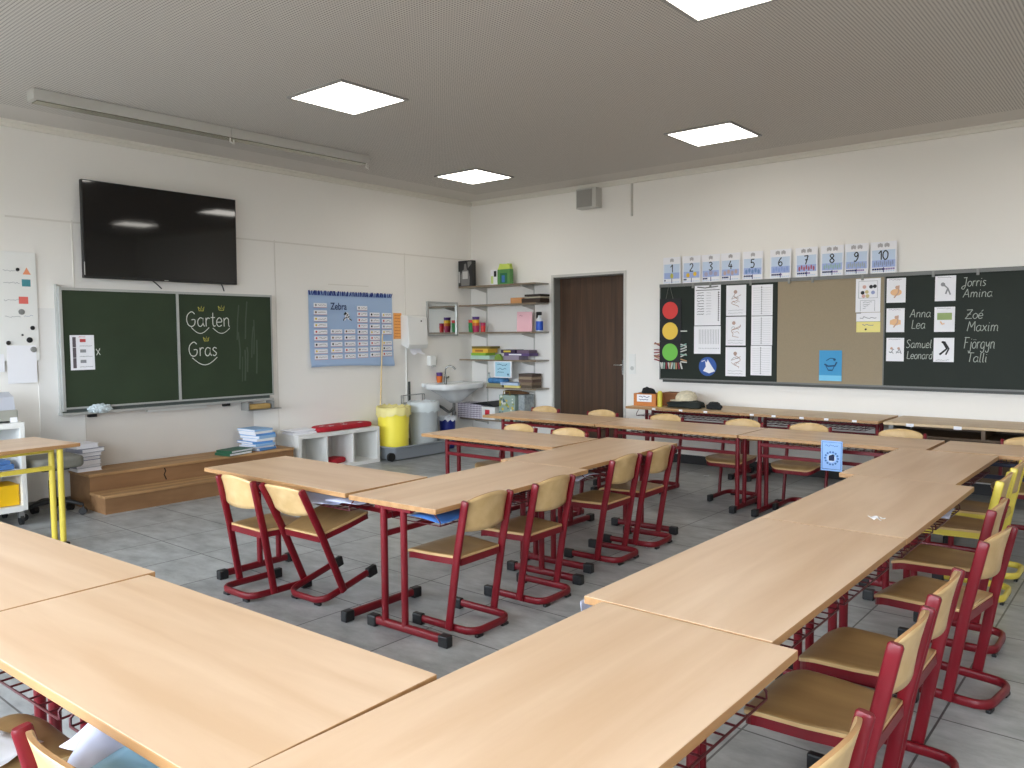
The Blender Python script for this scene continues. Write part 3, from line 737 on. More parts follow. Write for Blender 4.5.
PUR = mat('purple_plastic', (76, 44, 122), .4); ORG = mat('orange_plastic', (208, 104, 30), .4); GRNP = mat('green_plastic', (34, 132, 62), .4)
REDP = mat('red_plastic', (204, 48, 44), .4); YELP = mat('yellow_cup', (236, 190, 50), .4); MAG = mat('magenta_plastic', (170, 36, 84), .4)
cups(7.53, YA - .065, .853, [ORG, PUR], label='coloured plastic cup on the wash basin rim, %s of two', r=.042)
# mirror, dispensers
MIR = mat('mirror_glass', (226, 230, 228), .02, 1.)
t = thing('wall_mirror', 'framed mirror above the wash basin', 'mirror', (7.65, YA, 1.69))
MB().box(-.262, .262, -.012, -.004, -.20, .205).build('mirror_glass', MIR, t)
mb = MB()
for q in ((-.285, .285, -.03, 0, .205, .23), (-.285, .285, -.03, 0, -.225, -.20), (-.285, -.262, -.03, 0, -.2, .205), (.262, .285, -.03, 0, -.2, .205)): mb.box(*q)
mb.build('mirror_frame', ALU, t)
t = thing('towel_dispenser', 'white paper towel dispenser on the wall with a towel hanging out', 'dispenser', (7.08, YA, 1.33))
mb = MB(); mb.M = Matrix(((0, 0, 1, 0), (1, 0, 0, 0), (0, 1, 0, 0), (0, 0, 0, 1)))
mb.prism([(0, .03), (-.13, -.02), (-.155, .03), (-.135, .38), (-.11, .40), (0, .40)], -.17, .17, bev=.01)
mb.build('dispenser_case', WHITE, t)
MB().disc(.06, .33, .012, -.141).build('lock', BLK, t)
mb = MB(); vs = []
for i in range(9):
    x = -.10 + .2 * i / 8
    for j, (y, z) in enumerate(((-.07, .02), (-.075, -.03), (-.09, -.07), (-.12 - .02 * math.sin(i), -.085 - .012 * math.cos(i * .9)))): vs.append((x + .01 * j, y, z))
mb.add(vs, [(i * 4 + j, (i + 1) * 4 + j, (i + 1) * 4 + j + 1, i * 4 + j + 1) for i in range(8) for j in range(3)], 0, True); mb.build('paper_towel', PAPER, t)
t = thing('soap_dispenser', 'small white soap dispenser on the wall above the basin', 'dispenser', (7.42, YA, 1.06))
MB().prism(rrect(-.06, .06, -.07, 0, .018), .02, .15, bev=.008).build('case', WHITE, t)
MB().box(-.03, .03, -.085, -.05, .0, .03, bev=.006).build('push_lever', mat('pale_grey', (190, 190, 186), .4), t)
MB().box(.055, .075, -.05, -.02, .03, .10, bev=.004).build('side_clip', STEEL, t)
mb = MB(); mb.tube([(6.995, YA - .008, .2), (6.995, YA - .008, 1.32)], .008, n=8); tag(mb.build('cable_conduit', WHITE), 'thin white conduit on the wall below the towel dispenser', 'pipe')

# ------------------------------------------------------------------ wall things that face -y in their own frame
def sheet(name, label, cat, w, h, marks, mats, loc, yaw=0, tilt=0., group=None, th=.0016):
    """a flat sheet, centre bottom at loc; its back touches what carries it"""
    mb = MB(); mb.M = Matrix.Rotation(tilt, 4, 'Y')
    mb.box(-w / 2, w / 2, -th, 0, 0, h, 0)
    if marks: marks(mb, w, h, -th - .0006)
    o = mb.build(name, mats, None, loc, yaw); return tag(o, label, cat, group)
YW = YA - .0008; XW = XB - .0008
# TV
t = thing('tv_screen', 'large black flat television on the wall above the chalkboard', 'television', (3.825, YA - .03, 2.445))
o = thing  # keep name short
tv = MB(); tv.M = Matrix.Rotation(math.radians(.9), 4, 'X'); tv.box(-.752, .752, -.075, -.03, -.432, .432, bev=.005)
tv.build('tv_housing', mat('tv_black', (18, 18, 19), .35), t)
tv = MB(); tv.M = Matrix.Rotation(math.radians(.9), 4, 'X'); tv.box(-.742, .742, -.0768, -.0752, -.412, .424); tv.build('display', mat('tv_glass', (7, 7, 9), .045, spec=.6, bump=.02, bscale=3), t)
MB().box(-.3, .3, -.03, .03, -.2, .2).build('wall_bracket', BLK, t)
tv = MB(); tv.M = Matrix.Rotation(math.radians(.9), 4, 'X'); tv.box(-.02, .02, -.0772, -.0752, -.427, -.419); tv.box(-.749, -.742, -.0772, -.0752, -.405, -.29); tv.build('badge', ALU, t)
mb = MB(); mb.tube(smooth_path([(3.70, YA - .045, 2.03), (3.75, YA - .05, 1.99), (3.80, YA - .05, 1.945)], 4), .006, n=6)
tag(mb.build('tv_cable', BLK), 'short black cable hanging under the middle of the television', 'cable', 'television cables')
mb = MB(); mb.tube(smooth_path([(4.42, YA - .045, 2.03), (4.44, YA - .05, 1.99), (4.455, YA - .05, 1.945)], 4), .006, n=6)
tag(mb.build('tv_cable', BLK), 'short black cable hanging under the corner of the television away from the window', 'cable', 'television cables')
# chalkboard on the teacher wall
t = thing('chalkboard', 'green double chalkboard with two German words and syllable arcs in chalk', 'blackboard', (2.868, YA, .855))
Wb, Hb, ym = 2.13, 1.075, 1.075
MB().box(.022, ym - .012, -.062, -.03, .012, Hb - .03).build('board_panel', GREEN, t)
MB().box(ym + .012, Wb - .012, -.062, -.03, .012, Hb - .03).build('board_panel', GREEN, t)
mb = MB()
mb.box(-.0, .022, -.075, 0, -.02, Hb); mb.box(.022, Wb, -.072, -.025, Hb - .03, Hb - .008); mb.box(ym - .012, ym + .012, -.072, -.025, .0, Hb - .03)
mb.box(Wb - .012, Wb, -.07, -.025, .0, Hb - .03); mb.box(.022, Wb, -.075, -.025, -.004, .012); mb.box(-.012, 0, -.05, 0, -.04, Hb + .02)
mb.build('board_frame', ALU, t)
MB().box(.0, Wb - .04, -.05, 0, -.035, -.004).build('lower_rail', mat('rail_dark', (74, 82, 78), .5), t)
MB().box(-.02, Wb - .02, -.10, -.0, -.058, -.035, bev=.004).build('chalk_tray', ALU, t)
MB().box(.75, 1.35, -.06, -.02, -.085, -.06).build('ruler_rail', mat('pale_rail', (205, 205, 200), .5), t)
mb = MB(); mb.box(1.76, 2.16, -.16, -.02, -.150, -.142); mb.box(1.76, 1.77, -.16, -.02, -.142, -.06); mb.box(2.06, 2.07, -.16, -.02, -.142, -.06); mb.build('sponge_tray', STEEL, t)
for x in (.22, 1.55): MB().box(x, x + .07, -.05, -.0, -.09, -.06).build('rail_stop', BLK, t)
yb = -.0632
def chalk(word, x, z, h, w, crown=(), arcs=()):
    mb = MB(); xe = pen(mb, word, x, z, h, w, yb)
    for a, b_, zz, dp in arcs: mb.ink([(a + (b_ - a) * k / 10, zz - dp * math.sin(PI * k / 10)) for k in range(11)], w * .8, yb)
    for cx, cz, s_ in crown: mb.ink([(cx - s_, cz + s_ * 1.2), (cx - s_ * .7, cz), (cx + s_ * .7, cz), (cx + s_, cz + s_ * 1.3), (cx + s_ * .3, cz + s_ * .4), (cx + .1 * s_, cz + s_ * 1.5), (cx - s_ * .2, cz + s_ * .4), (cx - s_, cz + s_ * 1.2)], w * .7, yb, 1)
    mb.build('chalk_word', [CHALK, CHALKY], t)
def lx(px): return px - 2.868
chalk('Garten', lx(4.03), 1.585 - .855, .145, .0085, [(lx(4.19), .885, .032), (lx(4.41), .895, .034)], [(lx(4.08), lx(4.27), .72, .06), (lx(4.31), lx(4.50), .715, .055)])
chalk('Gras', lx(4.045), 1.29 - .855, .14, .0085, [(lx(4.235), .585, .03)], [(lx(4.08), lx(4.35), .42, .075)])
mb = MB(); mb.ink([(lx(3.165), .525), (lx(3.20), .47)], .006, yb); mb.ink([(lx(3.20), .53), (lx(3.168), .468)], .006, yb); mb.build('chalk_mark', CHALK, t)
mb = MB(); rr = random.Random(11)
SM = mat('chalk_smear', (66, 78, 62), .7)
for k in range(9):
    x = ym + .62 + rr.uniform(0, .4); z0 = rr.uniform(.15, .6); mb.ink([(x, z0), (x + .01, z0 + .2), (x + rr.uniform(-.01, .03), z0 + rr.uniform(.25, .42))], rr.uniform(.006, .022), -.0626)
mb.build('chalk_smears', SM, t)
def plan(mb, w, h, y):
    for i, z in enumerate((.80, .50, .20)):
        mb.rect(-w * .40, -w * .26, h * z - .045, h * z + .045, y, 1); mb.rect(-.02, .03, h * z - .0, h * z + .028, y, 2 if i == 0 else 3)
        scrawl(mb, -w * .12, w * .42, h * z - .035, .006, .003, y, 3, i)
    scrawl(mb, -.03, .03, h * .95, .006, .003, y, 2, 9)
sheet('paper_sheet', 'white sheet with three photo strips stuck on the chalkboard panel without words', 'paper', .205, .31, plan, [PAPER, mat('photo_grey', (90, 82, 88), .6), mat('print_red', (190, 70, 70), .7), INKG], (3.048, YA - .0625, 1.195))
# cloth and sponge
rr = random.Random(5); bm = bmesh.new(); bmesh.ops.create_icosphere(bm, subdivisions=4, radius=1)
for v in bm.verts:
    p = v.co; q = 1 + .22 * math.sin(9 * p.x + 3 * p.z) * math.sin(7 * p.y + 5 * p.z) + rr.uniform(-.06, .06)
    v.co = Vector((p.x * .105 * q, p.y * .045 * q, max(p.z * .045 * q, -.035)))
tag(MB().frombm(bm, 0, True).build('cleaning_cloth', mat('cloth_bluegrey', (190, 202, 206), .9, var=.45, vscale=60), None, (3.165, YA - .10, .838)), 'crumpled pale blue cleaning cloth on the chalk tray', 'cloth')
mb = MB(); mb.prism(rrect(-.13, .13, -.05, .05, .03), 0, .055, bev=.015, seg=3, smooth=True)
tag(mb.build('board_sponge', mat('sponge_tan', (178, 146, 88), .9, bump=.5, bscale=120), None, (4.79, YA - .09, .7135)), 'tan sponge in the small tray under the chalkboard end', 'sponge')

# magnetic panel by the window side and what hangs on it
o = tag(MB().box(-.75, .75, -.018, 0, 0, .92, bev=.003).build('magnet_board', WHITE, None, (1.965, YW, 1.29)), 'white magnetic wall panel cut by the view edge beside the chalkboard', 'board')
ym_ = YA - .0195
def dot(x, z, r, m, lb): tag(MB().lathe([(0, 0), (r, 0), (r, .007), (r * .8, .011), (0, .011)], n=20).build('magnet', m, None, (x, ym_, z)), lb, 'magnet', 'round magnets on the white panel').rotation_euler = (PI / 2, 0, 0)
dot(2.571, 2.061, .014, BLK, 'small black magnet topmost on the white wall panel'); dot(2.666, 1.569, .018, BLK, 'black magnet highest of the four loose black ones on the white panel')
dot(2.639, 1.466, .024, BLK, 'largest black magnet on the white wall panel'); dot(2.586, 1.509, .008, BLK, 'tiniest black magnet on the white wall panel')
dot(2.477, 1.443, .018, BLK, 'black magnet above the corner of the hanging blank sheet'); dot(2.587, 1.704, .024, STEEL, 'grey magnet between the word cards of the white panel')
sheet('paper_sheet', 'blank white sheet hanging under a grey magnet on the white panel', 'paper', .225, .32, None, [PAPER], (2.575, ym_, 1.10), 0)
dot(2.666, 1.385, .024, STEEL, 'grey magnet holding the blank hanging sheet'); bpy.data.objects[COL.objects[-1].name].location.y = ym_ - .002
sheet('paper_sheet', 'small white paper cut by the view edge below the white panel', 'paper', .22, .15, None, [PAPER], (2.33, ym_, 1.20), 0)
for k, (z, c, nm) in enumerate(((2.054, (232, 150, 110), 'an orange triangle'), (1.954, (70, 140, 150), 'a teal book'), (1.807, (226, 110, 100), 'a red square'), (1.669, (170, 176, 190), 'a grey sketch'))):
    def wc(mb, w, h, y, k=k):
        scrawl(mb, -w * .46, w * .05, h * .45, .012, .003, y, 2, k + 20, .009)
        if k == 0: mb.poly([(w * .16, h * .1), (w * .42, h * .1), (w * .29, h * .9)], y, 1)
        elif k == 3: scrawl(mb, w * .15, w * .45, h * .6, .02, .004, y, 1, 31)
        else: mb.rect(w * (.12 if k == 1 else .0), w * (.40 if k == 1 else .30), h * .08, h * .88, y, 1)
    sheet('word_card', 'white subject card with %s on the wall panel' % nm, 'card', .24, .075, wc, [WHITE, mat('card_col%d' % k, c, .7), INKG], (2.57, ym_, z - .04), 0, 0, 'subject cards on the white panel')

# letter chart
CH = mat('chart_blue', (164, 188, 220), .7); CHD = mat('chart_edge', (42, 66, 140), .7)
t = thing('letter_chart', 'pale blue hanging letter chart headed Zebra', 'poster', (5.515, YA, 1.125))
cw, ch = 1.25, .865
mb = MB(); N = 16; vs = []; prof = [(0, -.035), (.012, -.045), (.04, -.040), (.1, -.026), (.4, -.014), (.865, -.010)]
for i in range(N + 1):
    x = cw * i / N; dz = -.02 * (x / cw) + .012 * math.sin(3 * x)
    for z, y in prof: vs.append((x, y + .002 * math.sin(5 * x), z + (dz if z < .2 else 0)))
M_ = len(prof); fr_ = [(i * M_ + j, (i + 1) * M_ + j, (i + 1) * M_ + j + 1, i * M_ + j + 1) for i in range(N) for j in range(M_ - 1)]
mb.add(vs, fr_, 0, True); mb.add([(x, y + .003, z) for x, y, z in vs], [f_[::-1] for f_ in fr_], 0, True)
mb.build('chart_sheet', CH, t)
mb = MB(); rr = random.Random(8); x = .01
while x < cw - .03:
    a = rr.uniform(-.02, .03); mb.ink([(x, ch - .045), (x + a, ch + .008)], rr.uniform(.010, .02), -.0225); x += rr.uniform(.016, .03)
mb.build('chart_border', CHD, t)
def cu(px): return (px - 75) / 715 * cw
def cv(py): return ch * (1 - (py - 50) / 655)
yc = -.033
mb = MB(); rr = random.Random(9)
cols = [(105, 210, [170, 232, 288, 343, 400, 455, 512, 568, 620]), (237, 332, [397, 452, 508, 563, 618]), (350, 443, [397, 452, 508, 563, 618]), (462, 552, [186, 240, 295, 348, 402, 455, 508, 562, 615]),
        (572, 662, [243, 298, 352, 405, 458, 505, 558, 612]), (682, 772, [245, 300, 352, 404, 505, 555, 608])]
for a, b_, rws in cols:
    for r in rws:
        x0_, x1_, z0, z1 = cu(a), cu(b_), cv(r + 18), cv(r - 18); mb.rect(x0_, x1_, z0, z1, yc, 0)
        mb.rect(x0_, x1_, z0 - .006, z0 - .001, yc, 1)
        q = rr.randint(0, 4); xm = x0_ + .03
        mb.disc(xm, (z0 + z1) / 2, .013, yc - .0006, 3 + q, 10); scrawl(mb, xm + .03, x1_ - .008, (z0 + z1) / 2, .016, .005, yc - .0006, 2, r + a, .012)
mb.build('letter_cards', [PAPER, mat('pink_line', (206, 150, 160), .7), INKG, INK, mat('pic_red', (200, 80, 70), .7), mat('pic_yellow', (230, 200, 70), .7), INKG, mat('pic_brown', (130, 100, 80), .7)], t)
cu_ = bpy.data.curves.new('zt', 'FONT'); cu_.body = 'Zebra'; cu_.size = .112; cu_.offset = .0015; ob = bpy.data.objects.new('zt', cu_); COL.objects.link(ob)
bpy.context.view_layer.update(); me = bpy.data.meshes.new_from_object(ob.evaluated_get(bpy.context.evaluated_depsgraph_get())); bpy.data.objects.remove(ob)
for v in me.vertices: v.co = Vector((v.co.x * .86, yc - .003, v.co.y))
me.materials.clear(); me.materials.append(mat('title_blue', (24, 44, 96), .7)); o = bpy.data.objects.new('chart_title', me); COL.objects.link(o); o.parent = t; o.location = (cu(238), 0, cv(205))
mb = MB()
body = [(352, 300), (360, 262), (356, 240), (372, 226), (384, 232), (396, 262), (392, 285), (412, 298), (404, 302), (384, 290), (378, 274), (366, 284), (358, 302)]
mb.poly([(cu(a), cv(b_)) for a, b_ in body], yc - .0006, 1)
for a in ((362, 250, 372, 236), (372, 262, 384, 244), (380, 276, 394, 262), (360, 280, 374, 268)): mb.ink([(cu(a[0]), cv(a[1])), (cu(a[2]), cv(a[3]))], .012, yc - .0012, 0)
mb.ink([(cu(342), cv(302)), (cu(356), cv(276))], .012, yc - .0012, 0); mb.ink([(cu(350), cv(250)), (cu(366), cv(228))], .02, yc - .0012, 0); mb.ink([(cu(392), cv(284)), (cu(414), cv(300))], .012, yc - .0012, 0)
mb.build('animal_picture', [INK, PAPER], t)
def lines(mi, n, seed, pad=.12):
    def f(mb, w, h, y):
        for k in range(n): scrawl(mb, -w / 2 + w * pad, w / 2 - w * pad, h * (1 - (k + .8) / (n + .6)), h * .25 / n, h * .1 / n + .0015, y, mi, seed + k)
    return f
sheet('paper_sheet', 'orange paper on the wall beside the letter chart', 'paper', .135, .325, lines(1, 8, 50), [mat('orange_paper', (238, 168, 92), .8), mat('orange_ink', (190, 110, 50), .8)], (6.86, YW, 1.435), 0)
mb = MB(); mb.tube([(6.48, YA - .045, 0), (6.545, YA - .076, 1.50)], .010, n=8, taper=[1.1, .8]); tag(mb.build('pointer_stick', mat('pale_wood_stick', (214, 190, 140), .5)), 'pale wooden pointer stick leaning on the wall behind the yellow bin', 'stick')

# ------------------------------------------------------------------ wall shelves in the corner
SHW = mat('shelf_laminate', (172, 166, 154), .5)
RAILM = mat('pale_rail_metal', (196, 194, 188), .45)
SHE = mat('shelf_edge', (128, 112, 92), .55)
t = thing('wall_shelf', 'set of six light shelf boards on wall rails beside the door', 'shelf', (XB, 6.77, 0), WB)
for i, (z, a, b_) in enumerate(((2.113, -.77, .555), (1.862, -.77, .555), (1.497, -.77, .555), (1.133, -.77, .555), (.772, -.29, .555), (.335, -.77, .555))):
    bd = MB().box(a, b_, -.285, -.012, z, z + .018).build('shelf_board', SHW, t)
    MB().box(a, b_, -.288, -.2852, z - .001, z + .019).build('edge_strip', SHE, bd)
for x in (-.51, .31):
    rl = MB().box(x - .008, x + .008, -.012, 0, .25, 2.11).build('wall_rail', RAILM, t)
    for z in (2.113, 1.862, 1.497, 1.133, .772, .335):
        if z == .772 and x < -.37: continue
        mb = MB(); mb.M = Matrix.Translation((x, 0, 0)); mb.add([(-.006, -.012, z - .001), (-.006, -.26, z - .001), (-.006, -.26, z - .018), (-.006, -.012, z - .065), (.006, -.012, z - .001), (.006, -.26, z - .001), (.006, -.26, z - .018), (.006, -.012, z - .065)],
            [(0, 1, 2, 3), (7, 6, 5, 4), (0, 4, 5, 1), (1, 5, 6, 2), (2, 6, 7, 3), (3, 7, 4, 0)]); mb.build('shelf_bracket', RAILM, t)
XS = 8.07
S1, S2, S3, S4, S5, S6 = 2.1316, 1.8806, 1.5156, 1.1516, .7906, .3536
# top board
BWM = mat('photo_black', (34, 34, 36), .5); BWG = mat('photo_mid', (120, 118, 116), .6)
mb = MB(); mb.M = Matrix.Scale(.83, 4, (1, 0, 0)); mb.box(-.155, .155, -.05, .02, 0, .345, 0, bev=.003)
mb.rect(-.145, .145, .01, .345, -.0506, 0); mb.poly([(-.09, .01), (-.10, .15), (-.06, .215), (-.03, .225), (-.02, .30), (.02, .305), (.035, .225), (.07, .21), (.10, .12), (.09, .01)], -.0512, 1)
mb.rect(-.06, .055, .1, .2, -.0518, 2); mb.rect(-.15, -.115, .05, .20, -.0512, 2); mb.poly([(.06, .24), (.14, .30), (.14, .33), (.05, .33)], -.0512, 1)
tag(mb.build('magazine_box', [BWM, BWG, mat('photo_light', (190, 188, 184), .6)], None, (8.01, 7.42, S1), WB), 'box file with a black and white photo print on the top shelf board', 'box')
mb = MB(); mb.box(-.055, .055, -.03, .03, 0, .20, bev=.003); mb.rect(-.0, .045, .11, .185, -.0306, 1); mb.rect(-.05, -.01, .02, .12, -.0306, 2)
tag(mb.build('carton', [PAPER, INK, mat('lime_print', (196, 214, 130), .6)], None, (XS, 6.98, S1), WB), 'small white carton with a black patch beside the green bag on the top board', 'box')
LIME = mat('lime_bag', (190, 208, 96), .5)
mb = MB(); mb.prism(rrect(-.115, .10, -.045, .045, .02), 0, .20, bev=.006); mb.rect(-.06, .06, .02, .15, -.0456, 1); mb.rect(-.03, .02, .03, .12, -.0462, 2)
v = [(x * .98, y, .2) for x, y in rrect(-.115, .10, -.045, .045, .02)]; n = len(v)
v2 = [(x * .6 + .03 * math.sin(k), y * .5, .262 + .014 * math.cos(k * 1.3)) for k, (x, y, z) in enumerate(v)]
mb.add(v + v2, [(k, (k + 1) % n, n + (k + 1) % n, n + k) for k in range(n)] + [tuple(range(n, 2 * n))], 3, False)
tag(mb.build('gift_bag', [mat('green_bag', (84, 138, 74), .5), mat('print_green', (40, 110, 70), .6), mat('print_blue', (60, 110, 180), .6), LIME], None, (XS, 6.80, S1), WB), 'green patterned bag with crumpled lime top on the top shelf board', 'bag')
# second board
tag(MB().box(-.1, .1, -.07, .07, 0, .072, bev=.003).build('wooden_box', mat('orange_wood', (196, 140, 88), .6), None, (XS, 6.565, S2), WB), 'small light brown wooden box on the second shelf board', 'box')
t = thing('letter_tray', 'dark brown low basket tray beside the small wooden box', 'basket', (XS, 6.31, S2), WB)
MB().box(-.15, .15, -.1, .1, 0, .055, bev=.008).build('tray_body', mat('dark_rattan', (58, 44, 34), .7, bump=.5, bscale=150), t)
MB().box(-.11, .15, -.09, .1, .058, .075, bev=.004).build('paper_layer', mat('beige_layer', (190, 180, 160), .7), t)
MB().box(-.10, .155, -.10, .1, .078, .105, bev=.006).build('lid', mat('dark_lid', (48, 38, 32), .6), t)
# third board
cups(XS - .02, 7.40, S3, [GRNP, GRNP, REDP], label='green and red plastic cup stack on the third board, %s of three', r=.042, h=.04)
cups(XS - .05, 7.29, S3, [MAG, ORG, YELP, PUR], label='tall plastic cup stack with a purple cup on top, %s of four', r=.05, h=.04)
cups(XS - .04, 7.17, S3, [REDP, MAG], label='red and magenta plastic cup beside the tall cup stack, %s of two', r=.036, h=.04)
sheet('paper_sheet', 'pink paper standing upright on the third shelf board', 'paper', .25, .255, lambda mb, w, h, y: scrawl(mb, -w * .35, -w * .1, h * .82, .02, .004, y, 1, 3, .015), [mat('pink_paper', (240, 190, 198), .8), mat('pink_ink', (150, 80, 90), .8)], (XS + .01, 6.50, S3), WB, .02)
t = thing('spray_bottle', 'blue spray bottle with a black trigger on the third shelf board', 'bottle', (XS, 6.245, S3), WB)
MB().lathe([(0, 0), (.04, 0), (.045, .01), (.045, .13), (.03, .165), (.016, .19), (.016, .205), (0, .205)], n=24).build('bottle_body', mat('pale_bottle', (214, 220, 226), .3), t)
MB().lathe([(.0456, .015), (.0462, .02), (.0462, .125), (.0456, .13)], n=24).build('bottle_label', mat('blue_label', (34, 84, 190), .4), t)
MB().box(-.045, .03, -.016, .016, .205, .25, bev=.008).box(-.05, -.03, -.01, .01, .165, .21, bev=.004).build('spray_trigger', BLK, t)
# fourth board
def book(x, z, y, w, d, h, m, lb, name='book', yaw=0., cat='book', group=None, marks=None):
    mb = MB(); mb.box(-w / 2, w / 2, -d / 2, d / 2, 0, h * .78, bev=min(.003, h * .1)); mb.box(-w / 2 - .003, w / 2 + .003, -d / 2 - .003 * 0, d / 2, h * .78, h, bev=min(.003, h * .08))
    if marks: mb.rect(-w * .3, w * .2, h * .25, h * .75, -d / 2 - .0006, 2)
    return tag(mb.build(name, [m, PAPER] + ([marks] if marks else []), None, (x, y, z), WB + yaw), lb, cat, group)
g4 = 'boxes and books on the fourth board'
book(XS, S4, 7.18, .34, .2, .05, mat('mint_cover', (186, 214, 200), .5), 'pale mint book lowest under the yellow pile on the fourth board', group=g4)
book(XS - .02, S4 + .051, 7.19, .26, .2, .035, mat('lime_cover', (140, 184, 60), .5), 'lime green book inside the yellow pile', group=g4)
book(XS - .01, S4 + .087, 7.17, .28, .2, .055, mat('amber_cover', (226, 180, 60), .5), 'thick amber yellow game box in the pile on the fourth board', group=g4, marks=mat('brown_print', (170, 110, 50), .6))
book(XS, S4 + .143, 7.16, .33, .2, .03, mat('olive_cover', (120, 104, 44), .5), 'dark olive box topmost on the yellow pile', group=g4)
book(XS, S4, 6.66, .30, .2, .05, mat('mauve_grey', (150, 140, 156), .5), 'mauve grey box lowest in the purple pile on the fourth board', group=g4)
book(XS + .01, S4 + .051, 6.56, .42, .19, .035, mat('violet_cover', (94, 76, 124), .5), 'violet book in the middle of the purple pile', group=g4, marks=PAPER)
book(XS, S4 + .087, 6.70, .24, .18, .045, mat('deep_purple', (56, 38, 70), .5), 'deep purple box with yellow print topmost on the pile', group=g4, marks=mat('yellow_print', (220, 196, 80), .6))
book(XS + .02, S4 + .087, 6.47, .2, .17, .04, mat('plum_cover', (110, 92, 112), .5), 'plum coloured box at the end of the purple pile', group=g4)
mb = MB(); mb.prism([(-.06, 0), (.06, 0), (.055, .04), (.02, .075), (-.02, .075), (-.055, .04)], -.02, .02); mb.M = Matrix()
o = mb.build('plush_toy', mat('frog_green', (120, 150, 60), .8), None, (XS - .13, 6.82, S4), WB); o.rotation_euler = (PI / 2, 0, WB); o.rotation_euler = (PI / 2, 0, WB)
tag(o, 'small green plush toy between the two piles on the fourth board', 'toy')
def sg(mb, w, h, y):
    mb.rect(-w * .43, w * .43, h * .06, h * .94, y, 1)
    for k, z in enumerate((.78, .55, .32)): scrawl(mb, -w * .3, w * .3 - .03 * k, h * z, .022, .006, y - .0006, 2, 70 + k, .018)
    mb.disc(w * .3, h * .2, .014, y - .0006, 2, 10)
sheet('shelf_sign', 'pale blue handwritten sign with a white border hung below the fourth board', 'sign', .30, .215, sg, [PAPER, mat('sign_blue', (166, 208, 226), .8), mat('sign_ink', (60, 90, 120), .8)], (7.949, 6.76, .918), WB)
# fifth board
t = thing('glass_bottle', 'small clear bottle at the basin end of the fifth shelf board', 'bottle', (XS - .03, 7.08, S5), WB)
MB().lathe([(0, 0), (.032, 0), (.034, .01), (.034, .10), (.014, .14), (.014, .165), (0, .165)], n=20).build('bottle_body', mat('pale_glass', (190, 198, 194), .15), t)
MB().lathe([(0, .165), (.016, .165), (.016, .185), (0, .185)], n=16).build('bottle_cap', mat('cap_grey', (150, 152, 150), .4), t)
g5 = 'things on the fifth board'
book(XS, S5, 6.93, .26, .2, .045, mat('khaki_cover', (150, 146, 110), .6), 'khaki folded pack below the blue bag on the fifth board', group=g5)
mb = MB(); mb.prism(rrect(-.14, .14, -.09, .09, .05), 0, .07, bev=.03, seg=3, smooth=True); tag(mb.build('plastic_bag', mat('blue_bag', (70, 126, 176), .5, var=.3, vscale=20), None, (XS, 6.94, S5 + .046), WB), 'crumpled blue plastic bag on the fifth shelf board', 'bag')
book(XS - .02, S5, 6.62, .26, .19, .03, mat('pale_yellow_cover', (222, 208, 130), .6), 'pale yellow booklet sticking out lowest on the fifth board', group=g5)
book(XS - .02, S5 + .031, 6.66, .30, .19, .035, mat('sky_cover', (176, 196, 224), .6), 'sky blue booklet lying on the pale yellow one', group=g5)
for k, c in enumerate(((96, 84, 70), (130, 112, 92), (104, 84, 74), (150, 132, 110), (88, 74, 66))):
    book(XS + .02, S5 + .0 + k * .037, 6.42, .22, .2, .036, mat('brown_cloth%d' % k, c, .8), 'folded brown cloth in the pile near the door, %s of five' % ordn(k, 5), name='folded_cloth', yaw=random.uniform(-.06, .06), cat='cloth', group='folded brown cloths')
# lowest board
def dotted():
    m = bpy.data.materials.new('dotted_card'); m.use_nodes = True; nt = m.node_tree; b = nt.nodes['Principled BSDF']; L = nt.links.new
    tc = nt.nodes.new('ShaderNodeTexCoord'); mp = nt.nodes.new('ShaderNodeMapping'); mp.inputs['Rotation'].default_value = (0, PI / 4, 0); L(tc.outputs['Object'], mp.inputs['Vector'])
    vo = nt.nodes.new('ShaderNodeTexChecker'); vo.inputs['Scale'].default_value = 52; L(mp.outputs[0], vo.inputs['Vector'])
    vo.inputs['Color1'].default_value = lin((232, 228, 234)) + (1,); vo.inputs['Color2'].default_value = lin((150, 136, 156)) + (1,); L(vo.outputs['Color'], b.inputs['Base Color']); return m
t = thing('storage_box', 'patterned white storage box with a dark lid on the lowest shelf board', 'box', (XS, 7.24, S6), WB)
MB().box(-.34, .10, -.13, .13, 0, .20, bev=.003).build('box_side', dotted(), t)
MB().box(.104, .34, -.128, .13, 0, .17, bev=.003).build('box_front', WHITE, t)
mb = MB(); mb.add([(-.1, -.135, .20), (.2, -.135, .24), (.34, -.135, .175), (.34, .13, .175), (.2, .13, .24), (-.1, .13, .20)], [(0, 1, 4, 5), (1, 2, 3, 4), (0, 2, 1), (3, 5, 4), (0, 5, 3, 2)]); mb.build('box_lid', BLK, t)
MB().box(.17, .25, -.1315, -.1285, .06, .13).build('box_label', mat('red_label', (200, 44, 60), .5), t)
t = thing('carry_bag', 'printed paper carrier bag on the lowest shelf board', 'bag', (XS - .02, 6.68, S6), WB)
mb = MB(); mb.box(-.15, .12, -.10, .10, 0, .34, bev=.004)
rr = random.Random(12)
for k in range(46): mb.disc(rr.uniform(-.13, .1), rr.uniform(.03, .32), rr.uniform(.008, .02), -.1006 - .0004 * k, 1 + k % 4, 9)
mb.build('bag_body', [mat('bag_teal', (150, 170, 160), .6), mat('bag_olive', (150, 160, 60), .6), mat('bag_white', (220, 224, 214), .6), mat('bag_slate', (88, 112, 120), .6), mat('bag_yellow', (214, 190, 80), .6)], t)
MB().tube([(-.08, -.1, .33), (-.07, -.1, .39), (.03, -.1, .39), (.04, -.1, .33)], .006, n=6).build('bag_handle', mat('handle_olive', (140, 120, 50), .6), t)
